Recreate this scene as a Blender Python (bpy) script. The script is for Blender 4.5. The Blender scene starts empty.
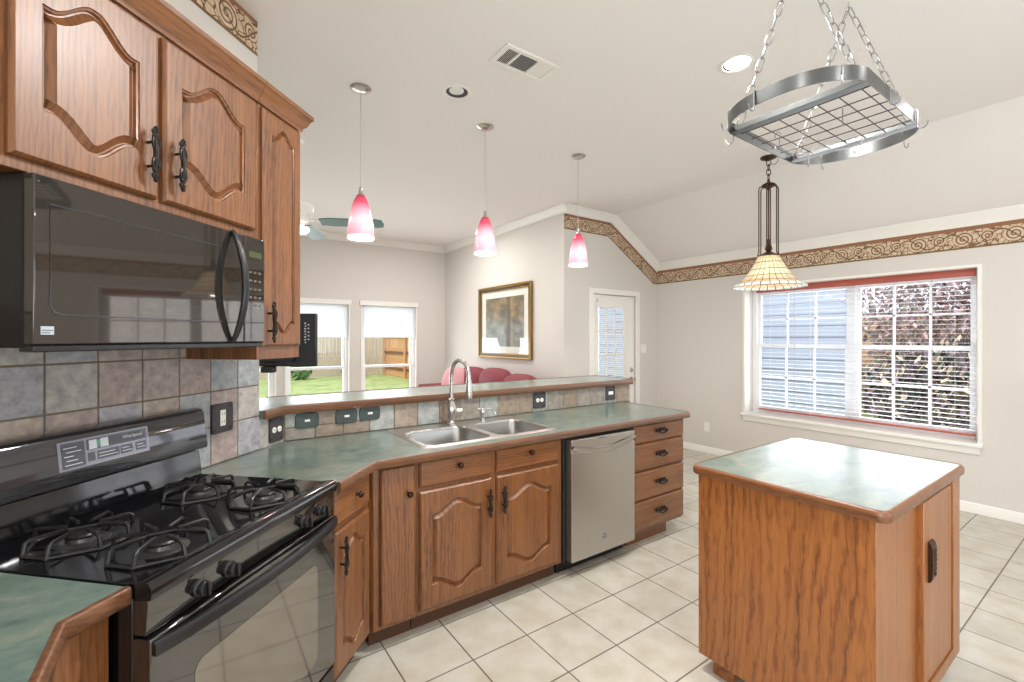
import bpy, bmesh, math, random
from mathutils import Vector, Matrix
R = math.radians
random.seed(7)
S = bpy.context.scene
COL = S.collection
S2 = math.sqrt(2.0)

# ------------------------------------------------------------------ camera, world, lights, exposure
CEIL = 3.08
cam = bpy.data.cameras.new('camera'); cam_ob = bpy.data.objects.new('camera', cam); COL.objects.link(cam_ob)
cam.sensor_width = 36.0; cam.lens = 455.0 / 1024.0 * 36.0
cam.shift_y = -3.0 / 1024.0
cam.clip_start = 0.02; cam.clip_end = 200
cam_ob.location = (0, 0, 1.48)
cam_ob.rotation_euler = (R(90), 0, R(55.0 - 90.0))
S.camera = cam_ob
S.view_settings.view_transform = 'Standard'
try: S.view_settings.look = 'None'
except Exception: pass
S.view_settings.gamma = 1.0
S.view_settings.use_curve_mapping = False
S.view_settings.exposure = 0.09

W = bpy.data.worlds.new('sky_world'); S.world = W; W.use_nodes = True
bg = W.node_tree.nodes['Background']; bg.inputs[0].default_value = (0.80, 0.90, 1.0, 1); bg.inputs[1].default_value = 1.9

def light(name, kind, loc, power, color=(1, 1, 1), rot=(0, 0, 0), **kw):
    l = bpy.data.lights.new(name, kind); l.energy = power; l.color = color
    for k, v in kw.items(): setattr(l, k, v)
    o = bpy.data.objects.new(name, l); o.location = loc; o.rotation_euler = rot; COL.objects.link(o); return o
light('sun', 'SUN', (0, 0, 30), 2.9, (1.0, 0.95, 0.88), (R(38), 0, R(-55)), angle=R(1.0))
WARM = (1.0, 0.98, 0.95)
# recessed ceiling cans and fill (the lit one seen in the picture has its fitting below; the first is inferred; the rest are unseen, added to brighten the room)
for cx, cy, p in ((1.40, 1.25, 42), (2.596, 1.426, 20), (0.35, 0.45, 8), (2.60, -0.2, 8), (1.40, -0.9, 14), (4.1, 0.1, 4)):
    light('can_and_fill_lamp', 'AREA', (cx, cy, CEIL - 0.024), p, WARM, shape='DISK', size=0.13)
for cx, cy, p in ((2.6, 5.6, 30), (-0.6, 4.4, 22), (2.4, 3.7, 12)):
    light('living_fill', 'AREA', (cx, cy, CEIL - 0.03), p, WARM, shape='DISK', size=0.22)  # unseen ceiling fill, added to brighten the living room
# daylight: through the nook window, and the living room windows; rear and side fill is added through made-up openings
DAY = (0.94, 0.97, 1.0)
light('nook_daylight', 'AREA', (5.80, 1.85, 1.30), 28, DAY, (0, R(104), 0), shape='RECTANGLE', size=1.5, size_y=1.9)
for wx in (0.5, 1.55, 2.65):
    light('living_daylight', 'AREA', (wx, 7.56, 1.0), 24, DAY, (R(-115), 0, 0), shape='RECTANGLE', size=0.9, size_y=1.2)
light('rear_fill', 'AREA', (2.0, -2.48, 1.30), 26, DAY, (R(118), 0, 0), shape='RECTANGLE', size=3.4, size_y=1.5)
light('side_fill', 'AREA', (-1.05, -1.35, 1.35), 80, DAY, (0, R(-116), 0), shape='RECTANGLE', size=1.3, size_y=1.5)

# ------------------------------------------------------------------ materials
def nodemat(name):
    m = bpy.data.materials.new(name); m.use_nodes = True
    nt = m.node_tree; b = nt.nodes['Principled BSDF']
    return m, nt, b
def lk(nt, a, b): nt.links.new(a, b)
def mat(name, col, rough=0.5, metal=0.0, spec=None, coat=0.0, emit=None, estr=0.0, bump=0.0, bscale=60):
    m, nt, b = nodemat(name)
    b.inputs['Base Color'].default_value = (*col, 1); b.inputs['Roughness'].default_value = rough
    b.inputs['Metallic'].default_value = metal
    if spec is not None: b.inputs['Specular IOR Level'].default_value = spec
    if coat: b.inputs['Coat Weight'].default_value = coat; b.inputs['Coat Roughness'].default_value = 0.06
    if emit: b.inputs['Emission Color'].default_value = (*emit, 1); b.inputs['Emission Strength'].default_value = estr
    if bump:
        tc = nt.nodes.new('ShaderNodeTexCoord'); n = nt.nodes.new('ShaderNodeTexNoise'); n.inputs['Scale'].default_value = bscale
        bp = nt.nodes.new('ShaderNodeBump'); bp.inputs['Strength'].default_value = bump; bp.inputs['Distance'].default_value = 0.003
        lk(nt, tc.outputs['Object'], n.inputs['Vector']); lk(nt, n.outputs['Fac'], bp.inputs['Height']); lk(nt, bp.outputs['Normal'], b.inputs['Normal'])
    return m
def ramp(nt, stops):
    r = nt.nodes.new('ShaderNodeValToRGB'); e = r.color_ramp.elements
    while len(e) > 1: e.remove(e[-1])
    e[0].position = stops[0][0]; e[0].color = (*stops[0][1], 1)
    for p, c in stops[1:]:
        k = e.new(p); k.color = (*c, 1)
    return r
def mth(nt, op, a, b=None, c=None):
    n = nt.nodes.new('ShaderNodeMath'); n.operation = op
    for i, v in enumerate((a, b, c)):
        if v is None: continue
        if isinstance(v, (int, float)): n.inputs[i].default_value = v
        else: lk(nt, v, n.inputs[i])
    return n.outputs[0]
def mixc(nt, fac, a, b, mode='MIX'):
    n = nt.nodes.new('ShaderNodeMix'); n.data_type = 'RGBA'; n.blend_type = mode
    for i, v in ((0, fac), (6, a), (7, b)):
        if isinstance(v, (int, float)): n.inputs[i].default_value = v
        elif isinstance(v, tuple): n.inputs[i].default_value = (*v, 1)
        else: lk(nt, v, n.inputs[i])
    return n.outputs[2]
def lin(r, g, b):
    f = lambda c: c / 12.92 if c <= 0.04045 else ((c + 0.055) / 1.055) ** 2.4
    return (f(r / 255), f(g / 255), f(b / 255))

def wood(name, light_c, mid_c, dark_c, axis='z', rough=0.42, coat=0.55, freq=62.0, dist=17.0, rw=0.18):
    m, nt, b = nodemat(name)
    tc = nt.nodes.new('ShaderNodeTexCoord'); oi = nt.nodes.new('ShaderNodeObjectInfo')
    off = nt.nodes.new('ShaderNodeVectorMath'); off.operation = 'SCALE'; off.inputs[0].default_value = (3.1, 5.3, 7.7)
    lk(nt, oi.outputs['Random'], off.inputs['Scale'])
    add = nt.nodes.new('ShaderNodeVectorMath'); add.operation = 'ADD'
    lk(nt, tc.outputs['Object'], add.inputs[0]); lk(nt, off.outputs[0], add.inputs[1])
    def mp(s):
        n = nt.nodes.new('ShaderNodeMapping')
        n.inputs['Scale'].default_value = s if axis == 'z' else ((s[2], s[1], s[0]) if axis == 'x' else (s[0], s[2], s[1]))
        lk(nt, add.outputs[0], n.inputs['Vector']); return n.outputs[0]
    ns = nt.nodes.new('ShaderNodeTexNoise'); ns.inputs['Scale'].default_value = 1.6; ns.inputs['Detail'].default_value = 1.5
    lk(nt, mp((1.3, 1.0, 0.20)), ns.inputs['Vector'])
    sep = nt.nodes.new('ShaderNodeSeparateXYZ'); lk(nt, add.outputs[0], sep.inputs[0])
    ax = {'z': 'X', 'x': 'Z', 'y': 'X'}[axis]
    base = mth(nt, 'ADD', sep.outputs[ax], mth(nt, 'MULTIPLY', sep.outputs['Y' if axis != 'y' else 'Z'], 0.45))
    jit = nt.nodes.new('ShaderNodeTexNoise'); jit.inputs['Scale'].default_value = 1.0; jit.inputs['Detail'].default_value = 2
    lk(nt, mp((60, 60, 12)), jit.inputs['Vector'])
    ph = mth(nt, 'ADD', mth(nt, 'MULTIPLY', base, freq), mth(nt, 'ADD', mth(nt, 'MULTIPLY', ns.outputs['Fac'], dist), mth(nt, 'MULTIPLY', jit.outputs['Fac'], 1.5)))
    ring = mth(nt, 'POWER', mth(nt, 'ADD', mth(nt, 'MULTIPLY', mth(nt, 'SINE', mth(nt, 'MULTIPLY', ph, 2 * math.pi)), 0.5), 0.5), 3.0)
    fine = nt.nodes.new('ShaderNodeTexNoise'); fine.inputs['Scale'].default_value = 1.0; fine.inputs['Detail'].default_value = 3
    lk(nt, mp((420, 420, 14)), fine.inputs['Vector'])
    med = nt.nodes.new('ShaderNodeTexNoise'); med.inputs['Scale'].default_value = 1.0; med.inputs['Detail'].default_value = 2
    lk(nt, mp((30, 30, 1.6)), med.inputs['Vector'])
    f = mth(nt, 'ADD', mth(nt, 'MULTIPLY', mth(nt, 'MULTIPLY', ring, mth(nt, 'MULTIPLY_ADD', med.outputs['Fac'], 2.2, -0.3)), rw), mth(nt, 'ADD', mth(nt, 'MULTIPLY', fine.outputs['Fac'], 0.42), mth(nt, 'MULTIPLY', med.outputs['Fac'], 0.22)))
    rp = ramp(nt, ((0.24, light_c), (0.40, mid_c), (0.62, dark_c)))
    lk(nt, f, rp.inputs[0])
    lk(nt, rp.outputs[0], b.inputs['Base Color'])
    b.inputs['Roughness'].default_value = rough; b.inputs['Coat Weight'].default_value = coat; b.inputs['Coat Roughness'].default_value = 0.34
    bp = nt.nodes.new('ShaderNodeBump'); bp.inputs['Strength'].default_value = 0.12; bp.inputs['Distance'].default_value = 0.002; bp.invert = True
    lk(nt, f, bp.inputs['Height']); lk(nt, bp.outputs['Normal'], b.inputs['Normal'])
    return m
OL, OM, OD = lin(140, 89, 47), lin(113, 68, 33), lin(72, 40, 19)
oak_v = wood('oak_vertical', OL, OM, OD, 'z')
oak_h = wood('oak_horizontal', OL, OM, OD, 'x')
isl_v = wood('island_oak_vertical', lin(172, 108, 52), lin(146, 86, 37), lin(100, 54, 22), 'z', freq=85, dist=30, rw=0.20)
isl_y = wood('island_oak_edge', lin(138, 86, 44), lin(112, 66, 32), lin(80, 45, 22), 'y')
edge_x = wood('edge_oak', lin(120, 78, 46), lin(96, 58, 33), lin(66, 40, 23), 'x')
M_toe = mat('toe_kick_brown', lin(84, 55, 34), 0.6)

def laminate(name, cs, rough=0.22):
    m, nt, b = nodemat(name)
    tc = nt.nodes.new('ShaderNodeTexCoord')
    n1 = nt.nodes.new('ShaderNodeTexNoise'); n1.inputs['Scale'].default_value = 5.5; n1.inputs['Detail'].default_value = 7; n1.inputs['Roughness'].default_value = 0.62; n1.inputs['Distortion'].default_value = 0.8
    n2 = nt.nodes.new('ShaderNodeTexNoise'); n2.inputs['Scale'].default_value = 38; n2.inputs['Detail'].default_value = 5
    mp = nt.nodes.new('ShaderNodeMapping'); mp.inputs['Scale'].default_value = (1, 1.7, 1); mp.inputs['Rotation'].default_value = (0, 0, 0.5)
    lk(nt, tc.outputs['Object'], mp.inputs[0]); lk(nt, mp.outputs[0], n1.inputs['Vector']); lk(nt, mp.outputs[0], n2.inputs['Vector'])
    f = mth(nt, 'ADD', mth(nt, 'MULTIPLY', n1.outputs['Fac'], 0.72), mth(nt, 'MULTIPLY', n2.outputs['Fac'], 0.28))
    rp = ramp(nt, ((0.34, cs[0]), (0.46, cs[1]), (0.56, cs[2]), (0.68, cs[3])))
    lk(nt, f, rp.inputs[0]); lk(nt, rp.outputs[0], b.inputs['Base Color'])
    b.inputs['Roughness'].default_value = rough; b.inputs['Coat Weight'].default_value = 1.0; b.inputs['Coat Roughness'].default_value = 0.22; b.inputs['Coat IOR'].default_value = 1.5
    return m
M_lam = laminate('green_slate_laminate', (lin(70, 90, 86), lin(95, 116, 107), lin(110, 128, 115), lin(142, 142, 124)), rough=0.3)

def tilemat(name, cs):
    m, nt, b = nodemat(name)
    g = nt.nodes.new('ShaderNodeNewGeometry'); tc = nt.nodes.new('ShaderNodeTexCoord')
    rp = ramp(nt, cs); rp.color_ramp.interpolation = 'CONSTANT'; lk(nt, g.outputs['Random Per Island'], rp.inputs[0])
    n1 = nt.nodes.new('ShaderNodeTexNoise'); n1.inputs['Scale'].default_value = 26; n1.inputs['Detail'].default_value = 7; n1.inputs['Roughness'].default_value = 0.68
    lk(nt, tc.outputs['Object'], n1.inputs['Vector'])
    c = mixc(nt, 0.75, rp.outputs[0], ramp_out(nt, n1.outputs['Fac'], ((0.3, (0.30, 0.29, 0.30)), (0.7, (0.78, 0.76, 0.72)))), 'OVERLAY')
    lk(nt, c, b.inputs['Base Color']); b.inputs['Roughness'].default_value = 0.42
    bp = nt.nodes.new('ShaderNodeBump'); bp.inputs['Strength'].default_value = 0.35; bp.inputs['Distance'].default_value = 0.004
    lk(nt, n1.outputs['Fac'], bp.inputs['Height']); lk(nt, bp.outputs['Normal'], b.inputs['Normal'])
    return m
def ramp_out(nt, fac, stops):
    r = ramp(nt, stops); lk(nt, fac, r.inputs[0]); return r.outputs[0]
M_slate = tilemat('slate_tile', ((0.0, lin(160, 147, 143)), (0.2, lin(154, 155, 160)), (0.4, lin(165, 153, 143)), (0.55, lin(149, 154, 157)), (0.7, lin(158, 144, 140)), (0.85, lin(163, 160, 156))))
M_slate_bar = tilemat('slate_tile_bar', ((0.0, lin(150, 138, 124)), (0.2, lin(148, 152, 148)), (0.4, lin(138, 124, 110)), (0.6, lin(157, 160, 158)), (0.8, lin(140, 134, 126))))
M_grout = mat('grout', lin(122, 110, 92), 0.9)

def floormat():
    m, nt, b = nodemat('floor_tile')
    tc = nt.nodes.new('ShaderNodeTexCoord'); mp = nt.nodes.new('ShaderNodeMapping'); mp.inputs['Location'].default_value = (-2.286 + 0.308 * 40, -2.123 + 0.308 * 40, 0)
    lk(nt, tc.outputs['Object'], mp.inputs[0])
    br = nt.nodes.new('ShaderNodeTexBrick'); br.offset = 0.0; br.squash = 1.0
    br.inputs['Scale'].default_value = 1.0; br.inputs['Mortar Size'].default_value = 0.0035; br.inputs['Mortar Smooth'].default_value = 0.1
    br.inputs['Brick Width'].default_value = 0.308; br.inputs['Row Height'].default_value = 0.308; br.inputs['Bias'].default_value = 0.0
    br.inputs['Color1'].default_value = (*lin(186, 182, 170), 1); br.inputs['Color2'].default_value = (*lin(194, 190, 178), 1); br.inputs['Mortar'].default_value = (*lin(96, 88, 78), 1)
    lk(nt, mp.outputs[0], br.inputs['Vector'])
    n1 = nt.nodes.new('ShaderNodeTexNoise'); n1.inputs['Scale'].default_value = 7; n1.inputs['Detail'].default_value = 6
    lk(nt, tc.outputs['Object'], n1.inputs['Vector'])
    c = mixc(nt, 0.55, br.outputs['Color'], ramp_out(nt, n1.outputs['Fac'], ((0.32, (0.42, 0.39, 0.33)), (0.62, (0.58, 0.58, 0.59)))), 'OVERLAY')
    lk(nt, c, b.inputs['Base Color'])
    b.inputs['Roughness'].default_value = 0.34
    bp = nt.nodes.new('ShaderNodeBump'); bp.inputs['Strength'].default_value = 0.5; bp.inputs['Distance'].default_value = 0.003; bp.invert = True
    lk(nt, br.outputs['Fac'], bp.inputs['Height']); lk(nt, bp.outputs['Normal'], b.inputs['Normal'])
    return m
M_floor = floormat()
M_wall = mat('wall_paint', lin(214, 209, 202), 0.75, bump=0.06, bscale=180)
M_ceil = mat('ceiling_paint', lin(238, 233, 229), 0.85, bump=0.06, bscale=120)
M_white = mat('white_trim_paint', lin(238, 235, 228), 0.35)
M_vinyl = mat('white_vinyl', lin(240, 240, 240), 0.35)
M_porcelain = mat('black_porcelain', (0.10, 0.10, 0.108), 0.06, metal=0.75)
M_housing = mat('dark_brown_housing', (0.010, 0.007, 0.006), 0.35, spec=0.25)
M_darkgreen = mat('dim_green_display', lin(74, 84, 52), 0.3)
M_key = mat('dark_key_print', lin(92, 88, 82), 0.4)
M_black = mat('black_enamel', (0.006, 0.006, 0.007), 0.08, coat=0.3)
M_blackglass = mat('black_glass', (0.012, 0.011, 0.010), 0.03, spec=1.0, coat=1.0)
M_ovenglass = mat('oven_glass', (0.30, 0.275, 0.24), 0.06, metal=0.8)
M_mwglass = mat('microwave_glass', (0.085, 0.075, 0.066), 0.035, metal=0.72)
M_blackplastic = mat('black_plastic', (0.012, 0.012, 0.013), 0.32)
M_castiron = mat('cast_iron', (0.010, 0.010, 0.010), 0.38, spec=0.6)
M_burner = mat('burner_metal', (0.10, 0.10, 0.10), 0.3, metal=0.7)
M_iron = mat('dark_iron', (0.035, 0.030, 0.027), 0.38, metal=0.8)
M_bronze = mat('bronze_brown', lin(70, 48, 36), 0.4, metal=0.7)
M_knob = mat('dark_bronze_knob', (0.045, 0.018, 0.012), 0.2, metal=0.6)
M_steel = mat('brushed_steel', (0.60, 0.59, 0.57), 0.33, metal=1.0)
M_basin = mat('bowl_steel', (0.44, 0.435, 0.42), 0.28, metal=1.0)
M_dwsteel = mat('dishwasher_steel', (0.50, 0.48, 0.45), 0.33, metal=0.95)
M_chain = mat('chain_steel', (0.34, 0.34, 0.34), 0.28, metal=1.0)
M_chrome = mat('chrome', (0.75, 0.75, 0.76), 0.10, metal=1.0)
M_nickel = mat('brushed_nickel', (0.55, 0.53, 0.50), 0.26, metal=1.0)
M_rack = mat('gunmetal_rack', (0.135, 0.14, 0.14), 0.30, metal=0.95)
M_plate = mat('pewter_plate', lin(74, 70, 72), 0.5, metal=0.3, bump=0.9, bscale=110)
M_greenplate = mat('green_slate_plate', lin(60, 71, 66), 0.4, bump=0.9, bscale=120)
M_device = mat('white_plastic', lin(236, 234, 226), 0.4)
M_greydisp = mat('grey_control_face', lin(126, 128, 136), 0.25, metal=0.3)
M_dispdark = mat('dark_control_field', lin(70, 72, 80), 0.3)
M_lightprint = mat('pale_print', lin(205, 207, 212), 0.5)
M_greenprint = mat('green_print', lin(70, 150, 130), 0.4)
M_badge = mat('silver_badge', lin(190, 200, 212), 0.3, metal=0.4)
M_valance = mat('red_wood_valance', lin(178, 92, 76), 0.4)
M_slat = mat('white_slat', lin(240, 241, 246), 0.5)
M_cord = mat('grey_cord', lin(176, 170, 164), 0.5)
M_sofa = mat('mauve_red_upholstery', lin(134, 60, 70), 0.7, bump=0.3, bscale=300)
M_pillow = mat('pink_pillow_fabric', lin(214, 156, 160), 0.85)
M_gold = mat('gold_frame', lin(142, 110, 58), 0.35, metal=0.6)
M_framedark = mat('dark_green_frame', lin(74, 64, 42), 0.35, metal=0.2)
M_mat = mat('white_mat_board', lin(232, 230, 222), 0.8)
M_blade = mat('teal_fan_blade', lin(70, 112, 108), 0.4)
M_shadefab = mat('white_roller_fabric', lin(236, 240, 244), 0.8, emit=None)
M_dark = mat('dark_void', (0.01, 0.01, 0.01), 0.8)
M_baffle = mat('black_baffle', (0.03, 0.022, 0.018), 0.45)
M_lampon = mat('lit_lamp_lens', (0.9, 0.9, 0.85), 0.4, emit=(1, 0.96, 0.9), estr=14)
M_lampoff = mat('unlit_bulb', lin(226, 228, 222), 0.25)
M_fanlight = mat('fan_light_glass', (0.9, 0.9, 0.88), 0.4, emit=(1, 0.95, 0.86), estr=2.2)
M_fence = wood('fence_wood_grey', lin(196, 180, 160), lin(178, 160, 140), lin(150, 134, 116), 'z', rough=0.9, coat=0)
M_fencetan = wood('fence_wood_tan', lin(206, 160, 110), lin(186, 138, 90), lin(150, 106, 66), 'z', rough=0.9, coat=0)
M_rail = mat('fence_rail_brown', lin(112, 72, 48), 0.9)
M_siding = mat('pale_blue_siding', lin(168, 178, 198), 0.7)
M_brick = mat('tan_brick', lin(206, 170, 140), 0.9)
M_patio = mat('concrete_patio', lin(190, 184, 176), 0.9)
M_stem = mat('bush_stem', lin(90, 66, 48), 0.9)
def grassmat():
    m, nt, b = nodemat('lawn_grass'); tc = nt.nodes.new('ShaderNodeTexCoord'); n = nt.nodes.new('ShaderNodeTexNoise'); n.inputs['Scale'].default_value = 3.0; n.inputs['Detail'].default_value = 8
    lk(nt, tc.outputs['Object'], n.inputs['Vector'])
    lk(nt, ramp_out(nt, n.outputs['Fac'], ((0.35, lin(112, 132, 72)), (0.6, lin(156, 168, 102)))), b.inputs['Base Color']); b.inputs['Roughness'].default_value = 0.9
    return m
M_grass = grassmat()
def leafmat(name, cs):
    m, nt, b = nodemat(name); g = nt.nodes.new('ShaderNodeNewGeometry')
    lk(nt, ramp_out(nt, g.outputs['Random Per Island'], cs), b.inputs['Base Color']); b.inputs['Roughness'].default_value = 0.55
    return m
M_leaf = leafmat('mixed_leaves', ((0.0, lin(40, 46, 34)), (0.28, lin(78, 92, 62)), (0.48, lin(112, 82, 98)), (0.64, lin(148, 122, 142)), (0.78, lin(200, 176, 148)), (1.0, lin(236, 222, 200))))
M_leafpink = leafmat('pink_leaves', ((0.0, lin(150, 112, 116)), (0.4, lin(196, 166, 170)), (0.7, lin(210, 192, 188)), (1.0, lin(116, 108, 90))))
M_leafgreen = leafmat('green_leaves', ((0.0, lin(60, 100, 50)), (1.0, lin(130, 170, 90))))
def glassmat(name, rough=0.0):
    m = bpy.data.materials.new(name); m.use_nodes = True; nt = m.node_tree
    nt.nodes.remove(nt.nodes['Principled BSDF']); out = nt.nodes['Material Output']
    t = nt.nodes.new('ShaderNodeBsdfTransparent'); g = nt.nodes.new('ShaderNodeBsdfGlossy'); g.inputs['Roughness'].default_value = rough
    fr = nt.nodes.new('ShaderNodeFresnel'); ge = nt.nodes.new('ShaderNodeNewGeometry'); lk(nt, mth(nt, 'SUBTRACT', 1.5, mth(nt, 'MULTIPLY', ge.outputs['Backfacing'], 1.5 - 1 / 1.5)), fr.inputs['IOR'])
    mx = nt.nodes.new('ShaderNodeMixShader'); lk(nt, fr.outputs[0], mx.inputs[0]); lk(nt, t.outputs[0], mx.inputs[1]); lk(nt, g.outputs[0], mx.inputs[2]); lk(nt, mx.outputs[0], out.inputs[0])
    return m
M_glass = glassmat('window_glass')
def rollermat():
    m, nt, b = nodemat('white_roller_shade'); b.inputs['Base Color'].default_value = (*lin(240, 243, 246), 1); b.inputs['Roughness'].default_value = 0.8
    t = nt.nodes.new('ShaderNodeBsdfTranslucent'); t.inputs[0].default_value = (0.9, 0.93, 0.95, 1)
    mx = nt.nodes.new('ShaderNodeMixShader'); mx.inputs[0].default_value = 0.5
    lk(nt, b.outputs[0], mx.inputs[1]); lk(nt, t.outputs[0], mx.inputs[2]); lk(nt, mx.outputs[0], nt.nodes['Material Output'].inputs[0]); return m
M_roller = rollermat()
def pinkglass():
    m, nt, b = nodemat('pink_art_glass'); tc = nt.nodes.new('ShaderNodeUVMap'); sp = nt.nodes.new('ShaderNodeSeparateXYZ'); lk(nt, tc.outputs[0], sp.inputs[0])
    c = ramp_out(nt, sp.outputs['Y'], ((0.0, lin(255, 248, 246)), (0.03, lin(252, 236, 238)), (0.07, lin(238, 160, 174)), (0.40, lin(248, 188, 198)), (0.62, lin(240, 150, 166)), (0.82, lin(216, 76, 100)), (1.0, lin(178, 56, 80))))  # paler middle is the bulb's glow put into the glass colour
    lk(nt, c, b.inputs['Base Color']); b.inputs['Roughness'].default_value = 0.12
    lk(nt, c, b.inputs['Emission Color'])
    lk(nt, ramp_out(nt, sp.outputs['Y'], ((0.0, (1.2,) * 3), (0.07, (0.55,) * 3), (0.40, (0.72,) * 3), (0.62, (0.6,) * 3), (0.85, (0.4,) * 3), (1.0, (0.25,) * 3))), b.inputs['Emission Strength'])
    return m
M_pink = pinkglass()
def tiffany():
    m, nt, b = nodemat('stained_glass'); uv = nt.nodes.new('ShaderNodeUVMap'); sp = nt.nodes.new('ShaderNodeSeparateXYZ'); lk(nt, uv.outputs[0], sp.inputs[0])
    N = 26.0
    fu = mth(nt, 'FRACT', mth(nt, 'MULTIPLY', sp.outputs['X'], N)); fv = mth(nt, 'FRACT', mth(nt, 'MULTIPLY', sp.outputs['Y'], 6.0))
    du = mth(nt, 'ABSOLUTE', mth(nt, 'SUBTRACT', fu, 0.5)); dv = mth(nt, 'ABSOLUTE', mth(nt, 'SUBTRACT', fv, 0.5))
    leadm = mth(nt, 'MAXIMUM', mth(nt, 'GREATER_THAN', du, 0.45), mth(nt, 'GREATER_THAN', dv, 0.455))
    wn = nt.nodes.new('ShaderNodeTexNoise'); wn.inputs['Scale'].default_value = 14; lk(nt, uv.outputs[0], wn.inputs['Vector'])
    c = ramp_out(nt, sp.outputs['Y'], ((0.0, lin(216, 224, 228)), (0.18, lin(226, 220, 206)), (0.24, lin(222, 186, 146)), (0.42, lin(234, 206, 168)), (0.6, lin(250, 232, 196)), (1.0, lin(240, 212, 168))))
    c2 = mixc(nt, 0.45, c, ramp_out(nt, wn.outputs['Fac'], ((0.35, (0.32, 0.28, 0.22)), (0.65, (0.7, 0.7, 0.7)))), 'OVERLAY')
    c3 = mixc(nt, leadm, c2, lin(92, 74, 56))
    lk(nt, c3, b.inputs['Base Color']); lk(nt, c3, b.inputs['Emission Color'])
    lk(nt, mth(nt, 'MULTIPLY', mth(nt, 'SUBTRACT', 1.0, leadm), 0.10), b.inputs['Emission Strength']); b.inputs['Roughness'].default_value = 0.2
    return m
M_tiff = tiffany()
def bordermat():
    m, nt, b = nodemat('scroll_wallpaper_border'); uv = nt.nodes.new('ShaderNodeUVMap'); sp = nt.nodes.new('ShaderNodeSeparateXYZ'); lk(nt, uv.outputs[0], sp.inputs[0])
    u, v = sp.outputs['X'], sp.outputs['Y']; H = 0.185; P = 0.30
    cell = mth(nt, 'DIVIDE', u, P)
    uc = mth(nt, 'MULTIPLY', mth(nt, 'SUBTRACT', mth(nt, 'FRACT', cell), 0.5), P)
    vc = mth(nt, 'MULTIPLY', mth(nt, 'SUBTRACT', v, 0.43), H)
    rad = mth(nt, 'SQRT', mth(nt, 'ADD', mth(nt, 'MULTIPLY', uc, uc), mth(nt, 'MULTIPLY', vc, vc)))
    th = mth(nt, 'ARCTAN2', vc, uc)
    spi = mth(nt, 'FRACT', mth(nt, 'ADD', mth(nt, 'DIVIDE', rad, 0.026), mth(nt, 'DIVIDE', th, 2 * math.pi)))
    line = mth(nt, 'MULTIPLY', mth(nt, 'LESS_THAN', spi, 0.36), mth(nt, 'LESS_THAN', rad, 0.066))
    # second, smaller scrolls between the large ones
    uc2 = mth(nt, 'MULTIPLY', mth(nt, 'SUBTRACT', mth(nt, 'FRACT', mth(nt, 'ADD', cell, 0.5)), 0.5), P)
    vc2 = mth(nt, 'SUBTRACT', vc, 0.012)
    rad2 = mth(nt, 'SQRT', mth(nt, 'ADD', mth(nt, 'MULTIPLY', uc2, uc2), mth(nt, 'MULTIPLY', vc2, vc2)))
    th2 = mth(nt, 'ARCTAN2', vc2, uc2)
    spi2 = mth(nt, 'FRACT', mth(nt, 'SUBTRACT', mth(nt, 'DIVIDE', rad2, 0.022), mth(nt, 'DIVIDE', th2, 2 * math.pi)))
    line2 = mth(nt, 'MULTIPLY', mth(nt, 'LESS_THAN', spi2, 0.4), mth(nt, 'LESS_THAN', rad2, 0.046))
    stem = mth(nt, 'LESS_THAN', mth(nt, 'ABSOLUTE', mth(nt, 'SUBTRACT', vc, mth(nt, 'MULTIPLY', mth(nt, 'SINE', mth(nt, 'MULTIPLY', u, 2 * math.pi / P)), 0.05))), 0.006)
    comb = nt.nodes.new('ShaderNodeCombineXYZ'); lk(nt, u, comb.inputs[0]); lk(nt, mth(nt, 'MULTIPLY', v, H), comb.inputs[1])
    vo = nt.nodes.new('ShaderNodeTexVoronoi'); vo.feature = 'DISTANCE_TO_EDGE'; vo.inputs['Scale'].default_value = 26; lk(nt, comb.outputs[0], vo.inputs['Vector'])
    leafm = mth(nt, 'MULTIPLY', mth(nt, 'LESS_THAN', vo.outputs['Distance'], 0.06), mth(nt, 'GREATER_THAN', mth(nt, 'MINIMUM', rad, mth(nt, 'ADD', rad2, 0.02)), 0.066))
    pat = mth(nt, 'MAXIMUM', mth(nt, 'MAXIMUM', line, line2), mth(nt, 'MAXIMUM', stem, leafm))
    ns = nt.nodes.new('ShaderNodeTexNoise'); ns.inputs['Scale'].default_value = 30; lk(nt, comb.outputs[0], ns.inputs['Vector'])
    cream = ramp_out(nt, ns.outputs['Fac'], ((0.35, lin(196, 172, 144)), (0.65, lin(216, 194, 166))))
    dark = ramp_out(nt, ns.outputs['Fac'], ((0.4, lin(104, 84, 56)), (0.62, lin(128, 88, 66))))
    c = mixc(nt, pat, cream, dark)
    c = mixc(nt, mth(nt, 'GREATER_THAN', v, 0.81), c, lin(146, 102, 74))
    c = mixc(nt, mth(nt, 'LESS_THAN', v, 0.075), c, lin(118, 92, 58))
    lk(nt, c, b.inputs['Base Color']); b.inputs['Roughness'].default_value = 0.8
    return m
M_border = bordermat()
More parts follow.
